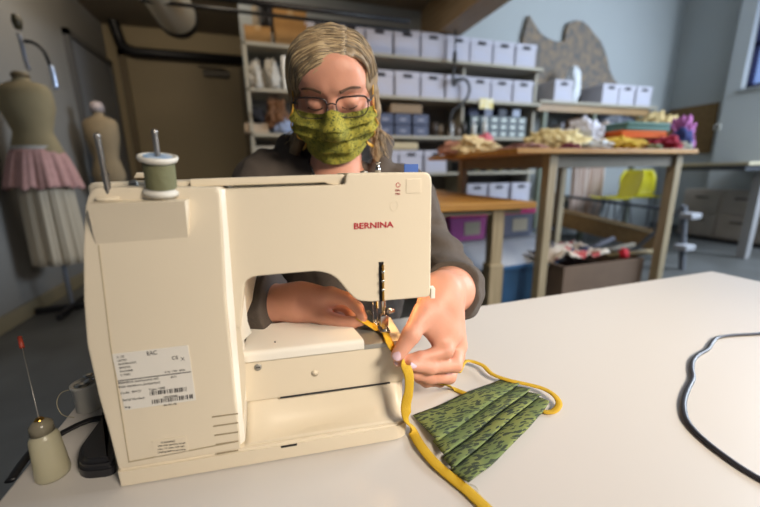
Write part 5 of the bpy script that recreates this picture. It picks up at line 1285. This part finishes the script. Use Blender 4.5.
# individual locks laid over the hair
random.seed(11)
def hsdf(p):
    i = np.clip(np.round((np.array(p)-hf.lo)/hf.v).astype(int), 0, hf.n-1); return hf.d[tuple(i)]
def snap(p, off=.001):
    p = np.array(p, float); c = H(0, .02, -.02); d = p-c; L_ = np.linalg.norm(d); d /= L_; r = .16
    while r > .04 and hsdf(c+d*r) > off: r -= .0012
    return c+d*r
def lock_mesh(locks, r0):
    bm = bmesh.new()
    for P_ in locks: tube(bm, spline(P_, 5), (lambda t, r0=r0: r0*(.35+.65*math.sin(PI*min(1, .12+t*.86)))), 5)
    return bm
locks = [[], [], []]
def interp(a, b, c, n_=8):
    o_ = []
    for i in range(n_):
        t = i/(n_-1); o_.append((1-t)**2*a+2*t*(1-t)*b+t*t*c)
    return o_
for k in range(900):
    a = random.random()**1.3; j1, j2 = random.uniform(-.005, .005), random.uniform(-.012, .012)
    lowf = max(0, 1-a/.35)*random.random()*.048
    S0 = np.array([.027+j1*.5, .086+.02*math.sin(a*3), .072-.15*a]); E0 = np.array([-.082, -.005+.02*a+j2, .030-.10*a]); M0_ = np.array([-.055, .100+.03*math.sin(a*3)+j1-lowf, .090-.15*a])
    ps = []
    for p in interp(S0, M0_, E0):
        w_ = H(*p); w_ = snap(w_, random.uniform(-.0012, .0016))
        if hsdf(w_) > .004 or (ps and np.linalg.norm(ps[-1]-w_) > .05): break
        ps.append(w_)
    if len(ps) > 3: locks[random.choice((0, 0, 1, 1, 2))].append(ps)
for k in range(500):
    # swept from the parting (x=.028) over to the photo's left
    a0 = random.uniform(-.35, 1.35); ps = []
    if random.random() < .68:
        for t in (0, .2, .4, .6, .8, 1.0):
            xx = .026-.112*t**.9; el = a0-.9*t*(a0-.0)-.15*t
            yy = .02+.1*math.sin(a0*.9+.62)*(1-.62*t*t)+.0; zz_ = .105*math.cos(a0*.9+.62)*(1-.25*t)
            ps.append(snap(H(xx, yy, zz_), random.uniform(-.0012, .0014)))
    else:
        for t in (0, .25, .5, .75, 1.0):
            xx = .03+.056*t**.7; yy = .02+.1*math.sin(a0*.9+.62)*(1-.75*t*t); zz_ = .105*math.cos(a0*.9+.62)*(1-.3*t)
            ps.append(snap(H(xx, yy, zz_), random.uniform(-.0012, .0014)))
    qs = []
    for p in ps:
        if hsdf(p) > .003 or (qs and np.linalg.norm(qs[-1]-p) > .05): break
        qs.append(p)
    ps = qs
    if len(ps) > 2: locks[random.choice((0, 0, 1, 2))].append(ps)
for k in range(150):
    s_ = random.choice((-1, 1)); r1 = random.uniform(-.014, .016); r2_ = random.uniform(-.012, .014)
    end = atD(334+s_*((42 if s_ > 0 else 37)+random.uniform(-6, 11)), 140+random.uniform(-10, 18), (.76 if s_ > 0 else .785)+random.uniform(-.02, .02))
    ps = [H(s_*.064+r1*.3, .06+r1, -.005+r2_), H(s_*.080+r1*.4, .0, -.008+r2_), H(s_*.083+r1*.6, -.06, -.025+r2_), end, end+np.array([s_*.006, 0, -.02])+np.random.default_rng(k).normal(size=3)*.005]
    locks[random.choice((0, 1, 2, 2) if s_ < 0 else (0, 1, 1, 2))].append(ps)
for nm, lk, mm in zip(('hair_strands', 'hair_strands', 'hair_strands'), locks, (m_hair, m_hair2, m_hair3)):
    o = obj(nm, lock_mesh(lk, .0010), mm, hair, True)
# ------------------------------------------------------------------ jacket
m_jack = mat('jacket charcoal brown', (80, 72, 66), .92, bump=.35, bscale=420)
jf = Field((min(elL[0], shL[0])-.14, .30, .52), (elR[0]+.15, 1.06, 1.30), .0034)
jf.ell(chest+np.array([0, .0, .02]), (.195, .118, .235), None, .05); jf.cap(chest, pelv, .15, .16, .06)
jf.cap(neck[2]+np.array([0, .01, -.03]), shL, .066, .066, .05); jf.cap(neck[2]+np.array([0, .01, -.03]), shR, .066, .066, .05)
cuR = P3(462, 283, .145)
cuR = P3(452, 291, .128)
jf.path([shL, elL, cuL], [.066, .056, .042], .03)
jf.path([shR, elR, cuR], [.062, .053, .038], .03)
dl = (wrL-cuL)/np.linalg.norm(wrL-cuL); dr = (wrR-cuR)/np.linalg.norm(wrR-cuR)
# rolled cuffs
jf.path([cuL-dl*.03, cuL+dl*.022], [.046, .046], .004); jf.path([cuR-dr*.026, cuR+dr*.010], [.047, .046], .004)
# collar and hood
nb_ = neck[1]
for s_ in (-1, 1):
    jf.path([atD(335+s_*50, 144, .80), atD(336+s_*45, 165, .76), atD(336+s_*33, 190, .73)], [.022, .019, .016], .014)
jf.ell(atD(334, 149, .84), (.105, .05, .05), None, .03)
def folds(d, X, Y, Z):
    s = .0040*wob(X, Y, Z, 46)+.0024*wob(Z, X, Y, 95, 1.0)
    # diagonal drag folds on the sleeves
    for c, a_, b_ in ((elR, shR, cuR), (elL, shL, cuL)):
        r = np.sqrt((X-c[0])**2+(Y-c[1])**2+(Z-c[2])**2); s = s+.0058*np.exp(-(r/.10)**2)*np.sin(180*(Z-c[2])+60*(X-c[0]))
    return d+s
jf.func(folds)
# neck opening and front slit, cuffs cut clean
jf.cap(H(0, -.11, .0), atD(335, 178, .725), .052, .044, .006, 's'); jf.cap(atD(335, 178, .70), atD(336, 262, .66), .040, .010, .006, 's')
jf.cap(cuL+dl*.053, cuL+dl*.10, .038, .038, .002, 's'); jf.cap(cuR+dr*.038, cuR+dr*.09, .038, .038, .002, 's')
def cutplane(d, X, Y, Z):
    for c, n_ in ((cuL+dl*.022, dl), (cuR+dr*.012, dr)):
        s = (X-c[0])*n_[0]+(Y-c[1])*n_[1]+(Z-c[2])*n_[2]; r = np.sqrt((X-c[0])**2+(Y-c[1])**2+(Z-c[2])**2)
        d = np.where(r < .075, np.maximum(d, s), d)
    return d
jf.func(cutplane)
pts, q = jf.mesh(); jack = quads_obj('jacket', pts, q, m_jack, body)
# shirt under the jacket, trousers and shoes
tf = Field((chest[0]-.32, .3, .0), (chest[0]+.32, 1.25, .80), .008)
hipL, hipR = pelv+[-.09, -.02, .0], pelv+[.09, -.02, .0]; knL, knR = np.array([pelv[0]-.13, pelv[1]-.40, .50]), np.array([pelv[0]+.13, pelv[1]-.40, .50]); ftL, ftR = knL*[1, 1, 0]+[0, .06, .09], knR*[1, 1, 0]+[0, .06, .09]
tf.cap(pelv+[0, 0, .08], pelv, .165, .165, .03)
for a_, b_, c_ in ((hipL, knL, ftL), (hipR, knR, ftR)): tf.path([a_, b_, c_], [.09, .068, .05], .03)
pts, q = tf.mesh(); quads_obj('trousers', pts, q, mat('dark denim', (44, 50, 66), .9), body)
for f_ in (ftL, ftR):
    bm = bmesh.new(); box(bm, (f_[0]-.045, f_[1]-.19, .002), (f_[0]+.045, f_[1]+.07, .085), .03, 3); obj('shoe', bm, m_black, body, True)
st = tag(empty('stool', (float(pelv[0]), float(pelv[1]), 0)), 'round stool the person sits on behind the white table', 'stool')
zs_ = float(pelv[2])-.17
obj('seat', lathe([(0, zs_-.06), (.17, zs_-.06), (.18, zs_-.03), (.17, zs_-.005), (0, zs_)], 32), m_black, st, True)
for k in range(4): a_ = k*PI/2+.7; obj('leg', cylm((.1*math.cos(a_), .1*math.sin(a_), zs_-.06), (.18*math.cos(a_), .18*math.sin(a_), .001), .013, n=10), MATS['polished steel'], st)
# neck cord of a badge
obj('neck_cord', tubem([H(-.05, -.11, -.02), atD(309, 160, .712), atD(313, 172, .706), atD(318, 190, .70)], .0024, 8, .0015, (0, -1, 0), sm=6), m_black, body, True)
# ------------------------------------------------------------------ binding tape of the mask being sewn
foot = MW(fu, fv-.006, plw+.0022)
behindfoot = P3(363, 319.5, .073)
mk_tape = [P3(357, 317, .082), P3(363, 319.5, .073), MW(fu-.008, fv+.01, plw+.003), foot, S_(390, 343, .031), S_(396, 354, .0275), S_(402, 361, .0185), S_(405.5, 366, .004), S_(409, 376, .000), S_(409, 390, .000)]
w0 = TABLE_Z+.0015
mk_tape += [S_(406, 405, -.002), S_(407, 417, -.006)]
floor_pts = [(412, 430), (421, 446), (435, 463), (452, 478), (468, 491), (490, 512)]
mk_tape += [atZ(x, y, w0+.001*(3-i if i < 3 else 0)+.001) for i, (x, y) in enumerate(floor_pts)]
tape('binding_tape', mk_tape, mk, .0064, .0012, lambda t: (.3, -.5, .8) if t < .3 else ((.15, -1, .25) if t < .55 else (0, -max(0, .75-t)*5*.9, 1-.7*max(0, .75-t)*5)))
lp = [S_(432, 378, .05)+[0, 0, -.004], S_(445, 384, .045)]+[atZ(x, y, w0+.002) for x, y in ((452, 388), (467, 394), (480, 396))]
tape('binding_tape', lp, mk, .0048, .0012)
lp = [S_(458, 372, .06), ]+[atZ(x, y, w0+h_) for x, y, h_ in ((466, 361, .012), (482, 365, .008), (492, 374, .007), (508, 380, .008), (528, 384.5, .008), (544, 389, .008), (555, 396, .008), (559, 404, .005), (554, 411, .002), (546, 412, .001), (541, 409, .001))]
tape('binding_tape', lp, mk, .0044, .0014)
tt_ = [atZ(x, y, w0) for x, y in ((470, 484), (476, 487), (478, 492), (474, 496))]; obj('loose_thread', tubem([np.array(p)-org for p in tt_], .0003, 6, sm=6), MATS['pale thread'], mk, True)
SC.view_settings.exposure = 0.0
0 and print('HEAD', pxof_(H(0, .13, -.02)), 'brow', pxof_(H(0, .03, .09)), 'chin', pxof_(H(0, -.11, .06)), 'sides', pxof_(H(-.07, .0, 0)), pxof_(H(.07, 0, 0)))
